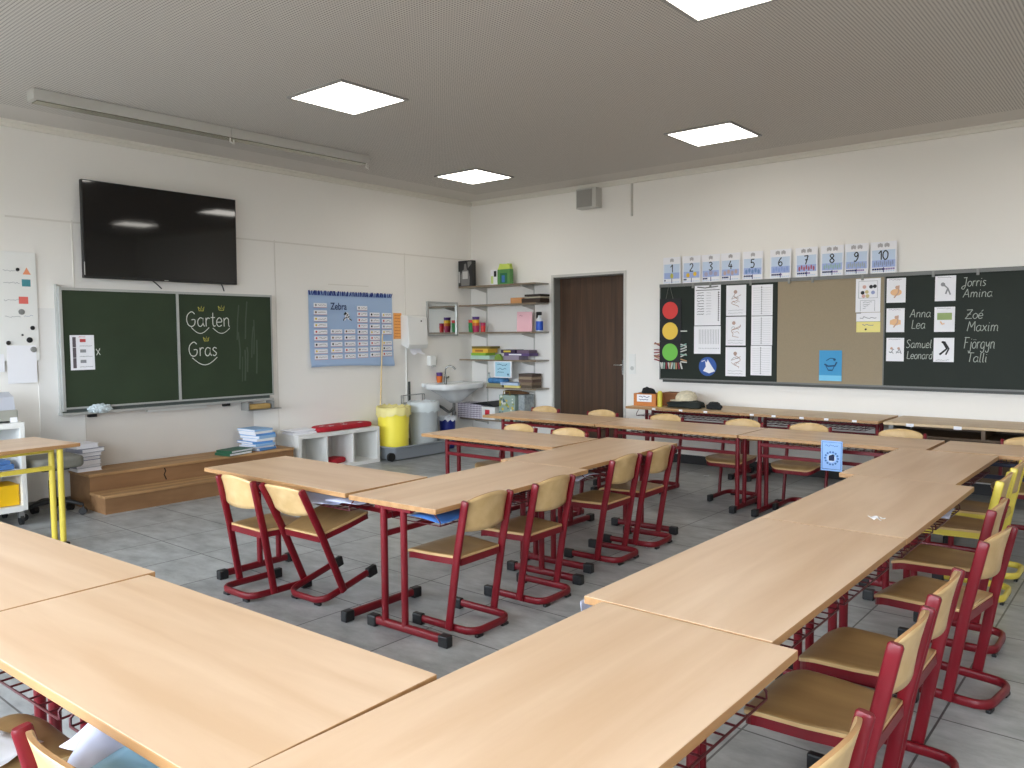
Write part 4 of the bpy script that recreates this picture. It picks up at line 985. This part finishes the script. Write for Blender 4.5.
tag(MB().box(-.05, .05, -.1, .1, 0, .35, bev=.004).build('ring_binder', mat('binder_grey', (150, 158, 160), .6, var=.3, vscale=30), None, (XS, 6.47, S6), WB), 'grey patterned file standing beside the carrier bag', 'folder')
tag(MB().box(-.2, .17, -.03, .03, .0, .385, bev=.003).build('cardboard_sheet', mat('brown_cardboard', (104, 72, 44), .8), None, (XS + .115, 6.70, S6), WB), 'dark brown cardboard standing behind the carrier bag', 'cardboard')

# ------------------------------------------------------------------ chalkboard wall
XC = XB - .052            # front of its panels
BX = 4.59                 # world y of its start; local x = BX - y
t = thing('wall_chalkboard', 'long dark chalkboard with a cork middle and children\'s names in chalk', 'blackboard', (XB, BX, .955), WB)
MB().box(.012, 1.375, -.050, -.02, .012, 1.05).build('board_panel', GREEND, t)
MB().box(1.380, 2.415, -.052, -.02, .012, 1.05).build('cork_panel', CORK, t)
MB().box(2.425, 4.05, -.050, -.02, .012, 1.05).build('board_panel', GREEND, t)
mb = MB(); mb.box(0, 4.06, -.062, 0, 1.05, 1.085); mb.box(0, .012, -.056, 0, 0, 1.05); mb.box(4.05, 4.06, -.056, 0, 0, 1.05); mb.box(0, 4.06, -.058, 0, -.004, .012); mb.box(2.415, 2.425, -.054, 0, .012, 1.05); mb.build('board_frame', mat('frame_mid_grey', (112, 113, 110), .5, .2), t)
MB().box(.04, 4.02, -.05, 0, -.03, -.005).build('chalk_tray', mat('tray_dark', (60, 62, 58), .5), t)
for x in (.42, .63, 1.09, 1.50, 1.74, 2.22, 2.84, 3.2): MB().box(x - .012, x + .012, -.07, -.062, 1.025, 1.085, bev=.003).build('board_hook', STEEL, t)
yb2 = -.0508
for w, (xa, za), (xb, zb) in (('Jorris', (1.518, 1.963), (1.325, 1.884)), ('Amina', (1.508, 1.836), (1.274, 1.786)), ('Zoé', (1.485, 1.674), (1.342, 1.594)), ('Maxim', (1.47, 1.569), (1.219, 1.482)), ('Fjörgyn', (1.492, 1.414), (1.244, 1.315)), ('Talli', (1.463, 1.287), (1.301, 1.205)),
                             ('Anna', (1.946, 1.678), (1.765, 1.615)), ('Lea', (1.931, 1.591), (1.809, 1.509)), ('Samuel', (1.974, 1.393), (1.752, 1.33)), ('Leonard', (1.965, 1.29), (1.743, 1.226))):
    mb = MB(); hgt = (za - zb); hgt = {'Amina': .075, 'Anna': .075, 'Samuel': .075, 'Leonard': .072}.get(w, hgt); zb = zb + (.012 if w in ('Fjörgyn',) else 0)
    wd = xa - xb; pen(mb, w, BX - xa, zb - .955, hgt, .0058, yb2, 0, wd / (text_width(w) * hgt), .12); mb.build('chalk_name', mat('chalk_faint', (172, 178, 170), .9), t)

# number cards standing on the frame
NB = mat('card_sky', (196, 212, 232), .7); NB2 = mat('card_blue', (160, 178, 222), .7); NV = mat('card_violet', (150, 130, 176), .7); SKIN = mat('card_grey', (178, 176, 178), .7)
pics = {1: (196, 190, 90), 2: (228, 186, 60), 3: (166, 160, 184), 4: (190, 164, 160), 5: (110, 140, 190), 6: (140, 160, 214), 7: (168, 90, 110), 8: (150, 180, 180), 9: (160, 170, 180), 10: (140, 150, 184)}
nums = [4.446, 4.203, 3.968, 3.741, 3.494, 3.192, 2.922, 2.67, 2.44, 2.189]
for k in range(10):
    num = k + 1
    def nc(mb, w, h, y, num=num):
        mb.rect(-w * .44, w * .44, h * .40, h * .74, y, 1); mb.rect(-w * .44, w * .44, h * .19, h * .42, y - .0004, 2)
        s_ = str(num); hh = h * .29; pen(mb, s_, -text_width(s_) * hh * .5, h * .43, hh, .011, y - .0012, 3)
        if num == 1: mb.disc(0, h * .30, .02, y - .0008, 4, 14, .03)
        else:
            for q in range(num): mb.disc(-w * .38 + w * .76 * (q + .5) / num, h * .29 + .012 * (q % 2), min(.022, w * .30 / num), y - .0008, 4, 10, .024)
        for q in range(10): mb.rect(-w * .43 + q * w * .086, -w * .43 + (q + .88) * w * .086, h * .105, h * .165, y, (5 if q < min(num, 5) else 6) if q < num else 0)
        for q in range(10): mb.rect(-w * .43 + q * w * .086, -w * .43 + (q + .7) * w * .086, h * .05, h * .085, y, 1)
        mb.rect(-.004, .004, h * .03, h * .19, y - .0004, 5)
        for q in range(min(num, 2) if num > 5 else 1):
            cx = (q - (.5 if num > 5 else 0)) * .06
            for r_ in range(3): mb.disc(cx + (r_ - 1) * .014, h * .88 + .006 * (r_ % 2), .010, y, 7, 8, .02)
    sheet('number_card', 'white and blue card with the number %d standing on the chalkboard frame' % num, 'card', .222 if num < 10 else .238, .30, nc,
          [PAPER, NB, NB2, INK, mat('pic%d' % num, pics[num], .7), mat('card_navy', (30, 42, 100), .7), NV, SKIN], (XB - .035, nums[k], 2.0405), WB, (.0, .01, -.01, .0, .015, 0, -.015, .0, .01, -.01)[k], 'number cards one to ten')

# traffic light
t = thing('traffic_light_sign', 'black hanging board with red, yellow and green paper discs', 'sign', (XC - .003, 4.452, 1.145), WB)
mb = MB()
for z in (0, .245, .49): mb.box(-.135, .14, -.006, 0, z + .0, z + .238)
mb.build('sign_board', mat('black_card', (20, 20, 24), .6), t)
for z, m, nm in ((.585, mat('disc_red', (214, 60, 56), .6), 'red'), (.352, mat('disc_yellow', (236, 196, 76), .6), 'yellow'), (.112, mat('disc_green', (112, 190, 76), .6), 'green')):
    MB().lathe([(0, 0), (.098, 0), (.098, .002), (0, .002)], n=32).build('paper_disc', m, t).matrix_local = Matrix.Translation((-.0, -.0063, z + .01)) @ Matrix.Rotation(PI / 2, 4, 'X')
mb = MB(); mb.tube([(-.055, -.004, .728), (-.01, -.012, .90), (.035, -.004, .728)], .0025, n=5); mb.build('hanging_string', mat('string_grey', (120, 120, 112), .8), t)
PEG = [mat('peg_white', (214, 216, 210), .6), mat('peg_red', (150, 50, 66), .6), mat('peg_tan', (190, 150, 110), .6), mat('peg_mint', (150, 190, 176), .6)]
rr = random.Random(21); gp = 'clothes pegs clipped round the traffic light board'
def peg(x, z, a, m, lb):
    mb = MB(); mb.M = Matrix.Rotation(a, 4, 'Y'); mb.box(-.006, .006, -.0115, -.0075, -.0, .075); mb.box(-.006, .006, .0005, .0025, -.0, .075)
    mb.box(-.006, .006, -.0075, .0005, .035, .045)
    o = mb.build('clothes_peg', m, None, (XC - .003, 4.452 - x, z), WB); tag(o, lb, 'peg', gp)
pc = 0
for k in range(11):
    peg(-.12 + k * .025, 1.150, PI + rr.uniform(-.3, .3), PEG[(0, 0, 3, 1, 0, 2, 0, 3, 2, 1, 0)[k]], 'small clothes peg along the lower edge of the traffic light board'); pc += 1
for k in range(8): peg(.135, 1.16 + k * .028, PI / 2 + rr.uniform(-.5, .3) + .3 * (k < 2), PEG[(0, 2, 0, 3, 0, 0, 3, 0)[k]], 'small clothes peg on the paper side of the green disc')
for k in range(9): peg(-.13, 1.165 + k * .025, -PI / 2 + rr.uniform(-.4, .5), PEG[(1, 2, 1, 2, 1, 1, 0, 1, 2)[k]], 'small clothes peg on the wall side of the green disc')
peg(.135, 1.505, PI / 2, PEG[0], 'single white clothes peg beside the yellow disc')

# sheets on the chalkboard
yp = XC
def at(a, b_): return (a[0] + b_[0]) / 2, b_[1], a[0] - b_[0], a[1] - b_[1]
def bsheet(a, b_, label, marks, mats, cat='paper', group=None, dx=.0, name='paper_sheet', tilt=0.):
    y, z, w, h = at(a, b_); return sheet(name, label, cat, w, h, marks, mats, (yp - .0012 - dx, y, z), WB, tilt, group)
def rules(mb, w, h, y):
    mb.rect(-w * .46, w * .46, h * .86, h * .875, y, 1)
    mb.ink([(-w * .4, h * .95), (-w * .1, h * .92), (w * .4, h * .95)], .01, y, 1)
    for k in range(14): mb.poly([(w * .40, h * (.1 + .052 * k)), (w * .46, h * (.125 + .052 * k)), (w * .40, h * (.15 + .052 * k))], y, 1)
    for k in range(9): scrawl(mb, -w * .40, -w * .12, h * (.8 - .065 * k), .010, .005, y, 1, 90 + k, .008); scrawl(mb, -w * .05, w * .15, h * (.8 - .065 * k), .008, .003, y, 2, 190 + k, .008)
bsheet((4.152, 2.012), (3.842, 1.565), 'white sheet with a dark zigzag border on the chalkboard', rules, [PAPER, INK, INKG])
def tick(mb, w, h, y):
    for k in range(13): mb.ink([(-w * .3 + k * w * .06, h * .35), (-w * .3 + k * w * .06, h * .88)], .004, y, 1)
    for k in range(13): mb.disc(-w * .3 + k * w * .06, h * .2, .005, y, 1, 8)
bsheet((4.156, 1.558), (3.839, 1.252), 'white sheet with faint ruled columns under the zigzag bordered one', tick, [PAPER, INKG])
mb = MB(); mb.lathe([(0, 0), (.105, 0), (.105, .002), (0, .002)], n=36); mb.add([(x, z, .0026) for x, z in [(-.03, .06), (-.02, -.0), (-.055, -.05), (.02, -.075), (.09, -.05), (.06, -.01), (.02, .05), (.0, .08), (-.01, .045)]], [tuple(range(9))], 1)
mb.add([(x, z, .0026) for x, z in [(-.075, .05), (-.03, .065), (-.028, .072), (-.07, .06)]], [tuple(range(4))], 1)
o = mb.build('round_sign', [mat('sign_deep_blue', (40, 84, 160), .5), PAPER], None, (yp - .0012, 3.99, 1.112), WB); o.rotation_euler = (PI / 2, 0, WB); tag(o, 'round blue sign with a white hand below the ruled sheet', 'sign')
def figure(seed, cols=(1, 2)):
    def f(mb, w, h, y):
        rr = random.Random(seed)
        mb.disc(rr.uniform(-.1, .1) * w, h * .78, w * .09, y, cols[0], 12)
        P = [(rr.uniform(-.25, .25) * w, h * (.72 - .1 * k)) for k in range(5)]
        mb.ink(smooth_path(P, 3), w * .03, y - .0004, cols[0]); scrawl(mb, -w * .22, w * .2, h * .6, h * .12, w * .02, y, 3, seed + 7, w * .07); scrawl(mb, -w * .2, w * .22, h * .45, h * .1, w * .02, y, cols[1], seed + 8, w * .08); mb.ink(smooth_path([(-w * .2, h * .55), (0, h * .6), (w * .25, h * .68)], 3), w * .025, y - .0004, cols[1]); mb.ink([(P[-1][0], P[-1][1]), (w * .15, h * .28)], w * .025, y, cols[1])
        for k in range(2): scrawl(mb, -w * .38, w * .38, h * (.18 - .09 * k), .008, .003, y, 3, seed + k, .01)
    return f
PC = [PAPER, mat('draw_brown', (176, 150, 138), .8), mat('draw_tan', (206, 170, 140), .8), INKG]
for (a, b_), lb in ((((3.778, 1.992), (3.553, 1.665)), 'topmost of the three drawings in the column beside the dotted lists'), (((3.779, 1.655), (3.554, 1.345)), 'middle one of the three drawings in the column beside the dotted lists'), (((3.78, 1.327), (3.55, 1.014)), 'lowest of the three drawings in the column beside the dotted lists')):
    bsheet(a, b_, lb, figure(int(a[1] * 100), (1, 1)), PC, 'paper', 'column of drawings')
def dots(mb, w, h, y):
    for k in range(12): mb.disc(-w * .02, h * (.92 - .077 * k), .006, y, 1, 8); mb.ink([(-w * .42, h * (.9 - .077 * k)), (w * .42, h * (.9 - .077 * k))], .0015, y, 2)
for (a, b_), lb in ((((3.492, 1.984), (3.263, 1.661)), 'topmost dotted list sheet at the cork board edge'), (((3.492, 1.655), (3.263, 1.35)), 'middle dotted list sheet at the cork board edge'), (((3.495, 1.345), (3.267, 1.03)), 'lowest dotted list sheet at the cork board edge')):
    bsheet(a, b_, lb, dots, [PAPER, INK, INKG], 'paper', 'column of dotted lists')
def bluep(mb, w, h, y):
    mb.rect(-w / 2, w / 2, 0, h * .18, y, 1)
    mb.ink([(-w * .26, h * .55), (-w * .1, h * .48), (w * .2, h * .5), (w * .28, h * .62)], .016, y, 2); mb.ink([(-w * .2, h * .5), (-w * .1, h * .36), (w * .1, h * .36), (w * .2, h * .52)], .008, y, 2); mb.rect(-w * .1, w * .1, h * .33, h * .37, y, 2)
    mb.ink(smooth_path([(-w * .18, h * .66), (0, h * .74), (w * .2, h * .72)], 3), .008, y, 2); mb.disc(w * .18, h * .7, .013, y, 2, 10)
bsheet((2.774, 1.30), (2.553, .995), 'bright blue sheet with a dark drawing on the cork panel', bluep, [mat('cyan_paper', (64, 150, 200), .7), mat('cyan_light', (120, 196, 232), .7), mat('cyan_ink', (24, 70, 110), .7)], dx=.002)
def post(mb, w, h, y):
    mb.ink([(-w * .38, h * .42), (-w * .38, h * .92), (w * .38, h * .92), (w * .38, h * .42), (-w * .38, h * .42)], .004, y, 1)
    for k, (x, z) in enumerate(((-.15, .75), (.12, .75), (.27, .76), (-.22, .58), (-.05, .6), (.2, .58), (-.18, .48), (-.02, .48))): mb.disc(x * w, z * h, w * .08, y, (3, 2, 2, 2, 4, 5, 3, 4)[k], 10)
    mb.ink([(-w * .3, h * .03), (-w * .3, h * .35), (w * .28, h * .35), (w * .28, h * .03)], .004, y, 1)
    for k in range(4): scrawl(mb, -w * .2, w * .2 - .02 * k, h * (.3 - .06 * k), .008, .004, y, 1, 300 + k, .01)
bsheet((2.433, 1.997), (2.206, 1.672), 'white poster with round pictures on the cork panel', post, [PAPER, INKG, INK, mat('round_pink', (210, 170, 160), .7), mat('round_tan', (206, 190, 140), .7), mat('round_blue', (150, 160, 200), .7)], dx=.002)
bsheet((2.424, 1.668), (2.204, 1.583), 'narrow white heading strip above the yellow card', lambda mb, w, h, y: (mb.rect(-w * .5, -w * .3, h * .9, h, y, 1), scrawl(mb, -w * .35, w * .38, h * .45, .02, .006, y, 1, 8, .012)), [PAPER, INKG], 'card', dx=.002)
bsheet((2.422, 1.579), (2.202, 1.478), 'pale yellow card pinned lowest in the row on the cork panel', lambda mb, w, h, y: (scrawl(mb, -w * .25, w * .25, h * .72, .014, .006, y, 1, 12, .01), mb.disc(-w * .1, h * .28, .01, y, 2, 10)), [mat('yellow_card', (234, 222, 140), .8), INKG, INK], 'card', dx=.002)
pcards = [((2.152, 1.987), (1.984, 1.756), 'running', 0, 'picture card in the top row next to the cork panel'), ((2.149, 1.703), (1.989, 1.477), 'box', 1, 'picture card with an orange scene beside the names Anna and Lea'), ((2.144, 1.423), (1.988, 1.201), 'two', 5, 'picture card with grey figures beside the names Samuel and Leonard'),
          ((1.735, 1.988), (1.565, 1.758), 'walk', 2, 'picture card with a walking figure beside the names Jorris and Amina'), ((1.735, 1.705), (1.566, 1.477), 'board', 3, 'picture card with a small green board beside the names Zoé and Maxim'), ((1.735, 1.422), (1.566, 1.201), 'strike', 4, 'picture card with black slanted figures beside the names Fjörgyn and Talli')]
for a, b_, nm, kd, lb in pcards:
    def pcm(mb, w, h, y, kd=kd):
        scrawl(mb, -w * .38, w * .3, h * (.08 if kd == 4 else .93), .010, .003, y, 3, kd + 400, .008)
        if kd in (0, 1): mb.disc(0, h * .42, w * .3, y, 2, 16, h * .14); mb.disc(w * .05, h * .62, w * .1, y - .0004, 1, 10); mb.ink([(w * .15, h * .7), (w * .12, h * .4), (-w * .1, h * .2)], .012, y - .0008, 1)
        if kd == 1: mb.rect(-w * .3, w * .3, h * .32, h * .5, y - .0004, 2)
        if kd == 2: mb.disc(-w * .12, h * .66, w * .11, y, 3, 10); mb.ink([(-w * .05, h * .62), (w * .12, h * .5), (w * .02, h * .28)], .014, y, 3); mb.ink([(w * .12, h * .5), (w * .25, h * .25)], .012, y - .0004, 3)
        if kd == 5:
            for q in (-.2, .2): mb.disc(w * q, h * .55, w * .08, y, 1, 10); scrawl(mb, w * (q - .14), w * (q + .16), h * .42, .05, .007, y, 3, int(500 + 10 * q), .012); scrawl(mb, w * (q - .14), w * (q + .16), h * .35, .03, .006, y, 3, int(600 + 10 * q), .012)
        if kd == 3: mb.rect(-w * .36, w * .36, h * .48, h * .76, y, 4); mb.ink([(-w * .2, h * .42), (-w * .1, h * .3), (0, h * .34)], .012, y, 2)
        if kd == 4:
            mb.ink([(-w * .05, h * .85), (w * .15, h * .55), (-w * .2, h * .3)], .018, y, 5); mb.ink([(w * .02, h * .85), (w * .25, h * .55), (w * .1, h * .3)], .014, y - .0004, 5); mb.disc(-w * .05, h * .82, .012, y, 5, 8)
    bsheet(a, b_, lb, pcm, [PAPER, mat('pc_skin', (196, 160, 140), .7), mat('pc_orange', (230, 186, 140), .7), INKG, mat('pc_green', (150, 170, 110), .7), INK], 'card', 'picture cards beside the names', name='picture_card')

# small wall fittings
t = thing('light_switch', 'white light switch with socket on the wall beside the door handle', 'switch', (XB, 4.98, 1.0), WB)
MB().box(-.045, .045, -.012, 0, 0, .24, bev=.004).build('cover_plate', WHITE, t)
MB().box(-.03, .03, -.017, -.012, .15, .21, bev=.002).build('rocker', WHITE, t)
MB().disc(0, .07, .025, -.0128, 0).build('socket_face', mat('socket_grey', (196, 196, 192), .4), t)  # flat socket disc, a little greyer than the cover plate
t = thing('wall_speaker', 'grey loudspeaker box high on the wall above the shelves', 'speaker', (XB, 5.56, 3.0), WB)
MB().box(-.145, .145, -.13, 0, 0, .235, bev=.004).build('cabinet', mat('speaker_case', (190, 188, 182), .5), t)
def mesh_mat():
    return mat('speaker_cloth', (150, 148, 143), .9, var=.15, vscale=300)
MB().box(-.13, .09, -.134, -.130, .015, .22).build('speaker_grille', mesh_mat(), t)
tag(MB().box(-.012, .012, -.014, 0, 2.86, CEIL - .056).build('cable_duct', mat('duct_grey', (196, 192, 184), .5), None, (XB, 4.99, 0), WB), 'short thin cable duct running down from the ceiling beside the loudspeaker', 'pipe')

# ------------------------------------------------------------------ things on the wall tables
ZT = .6856
t = thing('cardboard_box', 'orange brown cardboard box with a white label on the wall table', 'box', (7.80, 4.50, ZT), WB + .05)
mb = MB()
for q in ((-.135, .135, -.11, -.105), (-.135, .135, .105, .11), (-.135, -.13, -.105, .105), (.13, .135, -.105, .105)): mb.box(*q, 0, .135)
mb.box(-.13, .13, -.105, .105, 0, .004); mb.build('box_body', mat('orange_cardboard', (196, 122, 62), .75), t)
mb = MB(); mb.rect(-.095, .085, .045, .125, -.1106, 0); scrawl(mb, -.07, .06, .10, .015, .006, -.1112, 1, 5, .012); scrawl(mb, -.07, .05, .07, .012, .006, -.1112, 1, 6, .012); mb.build('box_label', [PAPER, INKB], t)
def lump(name, label, cat, m, loc, sx, sy, sz_, seed, rz=0, amp=.18):
    rr = random.Random(seed); bm = bmesh.new(); bmesh.ops.create_icosphere(bm, subdivisions=3, radius=1)
    ph = [rr.uniform(0, 6) for _ in range(4)]
    for v in bm.verts:
        p = v.co; q = 1 + amp * math.sin(4 * p.x + ph[0]) * math.cos(3 * p.y + ph[1]) + amp * .5 * math.sin(8 * p.z + ph[2] + 5 * p.x)
        v.co = Vector((p.x * sx * q, p.y * sy * q, max(p.z, -.35) * sz_ * q))
    mz = min(v.co.z for v in bm.verts)
    for v in bm.verts: v.co.z -= mz
    return tag(MB().frombm(bm, 0, True).build(name, m, None, loc, rz), label, cat)
BLKF = mat('black_fabric', (28, 30, 32), .9)
lump('gloves', 'black cloth heap lying in the cardboard box', 'clothing', BLKF, (7.80, 4.51, ZT + .006), .07, .085, .14, 3)
tag(MB().lathe([(0, 0), (.026, 0), (.026, .15), (.018, .17), (0, .17)], n=18).build('glue_bottle', mat('yellow_tube', (208, 196, 70), .5), None, (7.70, 4.31, ZT)), 'yellow bottle with dark cap between the cardboard box and the caps', 'bottle')
tag(MB().box(-.16, .16, -.1, .1, 0, .14, bev=.004).build('carton', mat('brown_box', (130, 84, 50), .75), None, (7.98, 4.24, ZT), WB), 'brown cardboard box behind the caps on the wall table', 'box')
t = thing('baseball_cap', 'beige cap lying on the dark clothes on the wall table', 'cap', (7.77, 4.03, ZT + .078), 2.6)
mb = MB(); n = 20; v = [(0, 0, .105)]; rows_ = [(.05, .098), (.085, .075), (.105, .04), (.108, 0)]
for r, z in rows_: v += [(r * math.cos(2 * PI * j / n) * 1.12, r * math.sin(2 * PI * j / n), z) for j in range(n)]
f = [(0, 1 + j, 1 + (j + 1) % n) for j in range(n)] + [(1 + i * n + j, 1 + (i + 1) * n + j, 1 + (i + 1) * n + (j + 1) % n, 1 + i * n + (j + 1) % n) for i in range(3) for j in range(n)]
mb.add(v, f, 0, True); CAPM = mat('cap_beige', (206, 196, 170), .9, var=.15, vscale=40); mb.build('crown', CAPM, t)
mb = MB(); mb.prism([(.06, -.085)] + [(.10 + .085 * math.cos(a), .09 * math.sin(a)) for a in [-PI / 2 + PI * k / 10 for k in range(11)]] + [(.06, .085)], .0, .006); mb.build('brim', CAPM, t)
lump('jacket', 'dark clothing heap under the beige cap on the wall table', 'clothing', mat('dark_green_cloth', (36, 42, 38), .9), (7.76, 4.03, ZT), .12, .22, .065, 8)
lump('cloth_hat', 'small dark cap at the end of the clothing heap', 'cap', BLKF, (7.75, 3.70, ZT), .06, .085, .055, 9)

# ------------------------------------------------------------------ paper odds and ends on and under the tables
def hs(mb, w, h, y):
    mb.ink([(-w * .44, h * .06), (w * .44, h * .06), (w * .44, h * .95), (-w * .44, h * .95), (-w * .44, h * .06)], .005, y, 1)
    scrawl(mb, -w * .3, w * .3, h * .84, .012, .004, y, 1, 44, .01)
    for k in range(14): mb.disc(w * .30 * math.cos(2 * PI * k / 14), h * .42 + w * .30 * math.sin(2 * PI * k / 14), .008, y, 1, 8)
    mb.disc(0, h * .42, w * .2, y, 2, 18); mb.rect(-w * .13, w * .13, h * .34, h * .5, y - .0004, 3); mb.poly([(-w * .13, h * .5), (w * .16, h * .5), (w * .08, h * .56)], y - .0004, 3)
sheet('hanging_sheet', 'blue sheet with a round dark emblem taped to the table edge', 'paper', .155, .225, hs, [mat('sheet_blue', (150, 186, 236), .8), mat('sheet_line', (70, 110, 170), .8), mat('sheet_pale', (196, 214, 240), .8), mat('sheet_navy', (24, 36, 70), .8)], (6.0405, 1.945, .455), WB)
def crumple(name, label, loc, w, d, seed, rz=0, tilt=(0, 0), m=PAPER, sag=.02, cat='paper', group=None):
    rr = random.Random(seed); n = 6; mb = MB(); v = []
    for k in (0, .0012):
        for i in range(n + 1):
            for j in range(n + 1):
                rr2 = random.Random(seed * 100 + i * 10 + j); v.append((w * (i / n - .5), d * (j / n - .5), k + sag * math.sin(i * .9 + seed) * math.cos(j * .7) + rr2.uniform(-.1, .1) * sag))
    A = (n + 1) ** 2; f = []
    for i in range(n):
        for j in range(n):
            q = i * (n + 1) + j; f.append((q + A, q + n + 1 + A, q + n + 2 + A, q + 1 + A)); f.append((q, q + 1, q + n + 2, q + n + 1))
    ring = [i * (n + 1) for i in range(n + 1)] + [n * (n + 1) + j for j in range(1, n + 1)] + [i * (n + 1) + n for i in range(n - 1, -1, -1)] + [j for j in range(n - 1, 0, -1)]
    R_ = len(ring)
    for k in range(R_): f.append((ring[k], ring[(k + 1) % R_], ring[(k + 1) % R_] + A, ring[k] + A))
    mb.add(v, f, 0, True); o = mb.build(name, m, None, loc, rz); o.rotation_euler = (tilt[0], tilt[1], rz); return tag(o, label, cat, group)
PB = mat('worksheet_white', (206, 212, 236), .8); PT = mat('worksheet_teal', (150, 192, 216), .7)
crumple('worksheet', 'white sheet sagging from the basket behind the tipped chair', (2.70, 3.62, .59), .22, .30, 2, 0, (0, -.12), PB)
crumple('worksheet', 'white sheet lying flat in the basket near the block corner', (2.74, 3.40, .60), .2, .22, 3, .1, (0, .03), PB, .008)
crumple('exercise_book', 'blue thin folder in the basket at the block corner', (2.84, 2.80, .588), .30, .21, 4, .05, (.04, 0), mat('folder_blue', (70, 120, 190), .5), .006, 'folder')
crumple('worksheet', 'white worksheets in the basket between the second and third middle chair', (4.15, 2.93, .590), .3, .2, 5, .1, (.05, 0), PB, .010)
crumple('worksheet', 'pale sheet hanging under the inner corner of the side row', (2.055, 1.405, .60), .06, .10, 6, 0, (1.4, 0), PB, .004)
crumple('worksheet', 'folded bluish worksheet jutting highest from the front row basket', (.80, 1.86, .595), .20, .14, 7, .4, (.0, -.15), PB, .012)
crumple('worksheet', 'crumpled white worksheet drooping from the front row basket', (.74, 1.73, .565), .24, .20, 8, .7, (.1, -.35), PB, .03)
crumple('worksheet', 'teal printed booklet in the front row basket', (.84, 1.66, .590), .28, .2, 9, .2, (0, -.05), PT, .008)
crumple('torn_paper', 'torn white paper lying on the seat of the front row chair', (.69, 2.335, .416), .15, .17, 10, .3, (0, 0), PAPER, .006)
crumple('worksheet', 'papers in the basket under the table beside the yellow chairs', (4.40, .93, .590), .3, .2, 12, .1, (0.02, 0), PB, .008)
def scrap(x, y, z, s_, lb, seed): 
    crumple('paper_scrap', lb, (x, y, z + s_ * .25), s_, s_ * .7, seed, seed, (.2, .15), PAPER, s_ * .12, group='paper scraps')
scrap(3.585, .97, H + .012, .05, 'torn white paper scrap on the side row tabletop', 31); scrap(3.64, .955, H + .008, .03, 'tiny white shred beside the larger scrap on the tabletop', 32)
scrap(7.56, 3.69, .002, .05, 'white paper scrap on the floor near the black skirting', 33); scrap(4.80, 2.77, .002, .04, 'white paper scrap on the floor by the last inner chair', 34); scrap(3.37, 2.99, .002, .03, 'tiny paper scrap on the floor among the chair feet', 35)

# ------------------------------------------------------------------ camera, light, view
cam = bpy.data.cameras.new('camera'); co = bpy.data.objects.new('camera', cam); COL.objects.link(co)
yaw, pitch, roll, F = math.radians(39.7296), math.radians(-3.5757), math.radians(-.4242), 800.8
f = Vector((math.cos(yaw) * math.cos(pitch), math.sin(yaw) * math.cos(pitch), math.sin(pitch))); r = Vector((math.sin(yaw), -math.cos(yaw), 0)); u = r.cross(f)
r2 = math.cos(roll) * r + math.sin(roll) * u; u2 = -math.sin(roll) * r + math.cos(roll) * u
M = Matrix((r2, u2, -f)).transposed().to_4x4(); M.translation = (0, 0, 1.487); co.matrix_world = M
cam.sensor_width = 36; cam.lens = F / 1024 * 36; cam.clip_start = .02; sc.camera = co

w = bpy.data.worlds.new('sky'); sc.world = w; w.use_nodes = True; nt = w.node_tree
bg = nt.nodes['Background']; bg.inputs['Strength'].default_value = 15.0
tcw = nt.nodes.new('ShaderNodeTexCoord'); spw = nt.nodes.new('ShaderNodeSeparateXYZ'); nt.links.new(tcw.outputs['Generated'], spw.inputs[0])
rw = nt.nodes.new('ShaderNodeValToRGB'); rw.color_ramp.elements[0].position = .47; rw.color_ramp.elements[0].color = (.15, .15, .14, 1)
rw.color_ramp.elements[1].position = .53; rw.color_ramp.elements[1].color = (.80, .89, 1, 1)
mr = nt.nodes.new('ShaderNodeMapRange'); mr.inputs[1].default_value = -1; mr.inputs[2].default_value = 1; nt.links.new(spw.outputs['Z'], mr.inputs[0]); nt.links.new(mr.outputs[0], rw.inputs['Fac']); nt.links.new(rw.outputs[0], bg.inputs['Color'])
for i, (a, b_) in enumerate(wins):
    l = bpy.data.lights.new('window_portal', 'AREA'); l.shape = 'RECTANGLE'; l.size = 1.87; l.size_y = b_ - a; l.cycles.is_portal = True
    o = bpy.data.objects.new('window_portal', l); COL.objects.link(o); o.location = (X0 - .15, (a + b_) / 2, 1.785); o.rotation_euler = (0, -PI / 2, 0)
sc.view_settings.view_transform = 'Standard'; sc.view_settings.look = 'None'; sc.view_settings.gamma = 1; sc.view_settings.use_curve_mapping = False
sc.view_settings.exposure = 0.76
sc.cycles.use_denoising = True
sc.cycles.max_bounces = 8; sc.cycles.diffuse_bounces = 5; sc.cycles.sample_clamp_indirect = 6
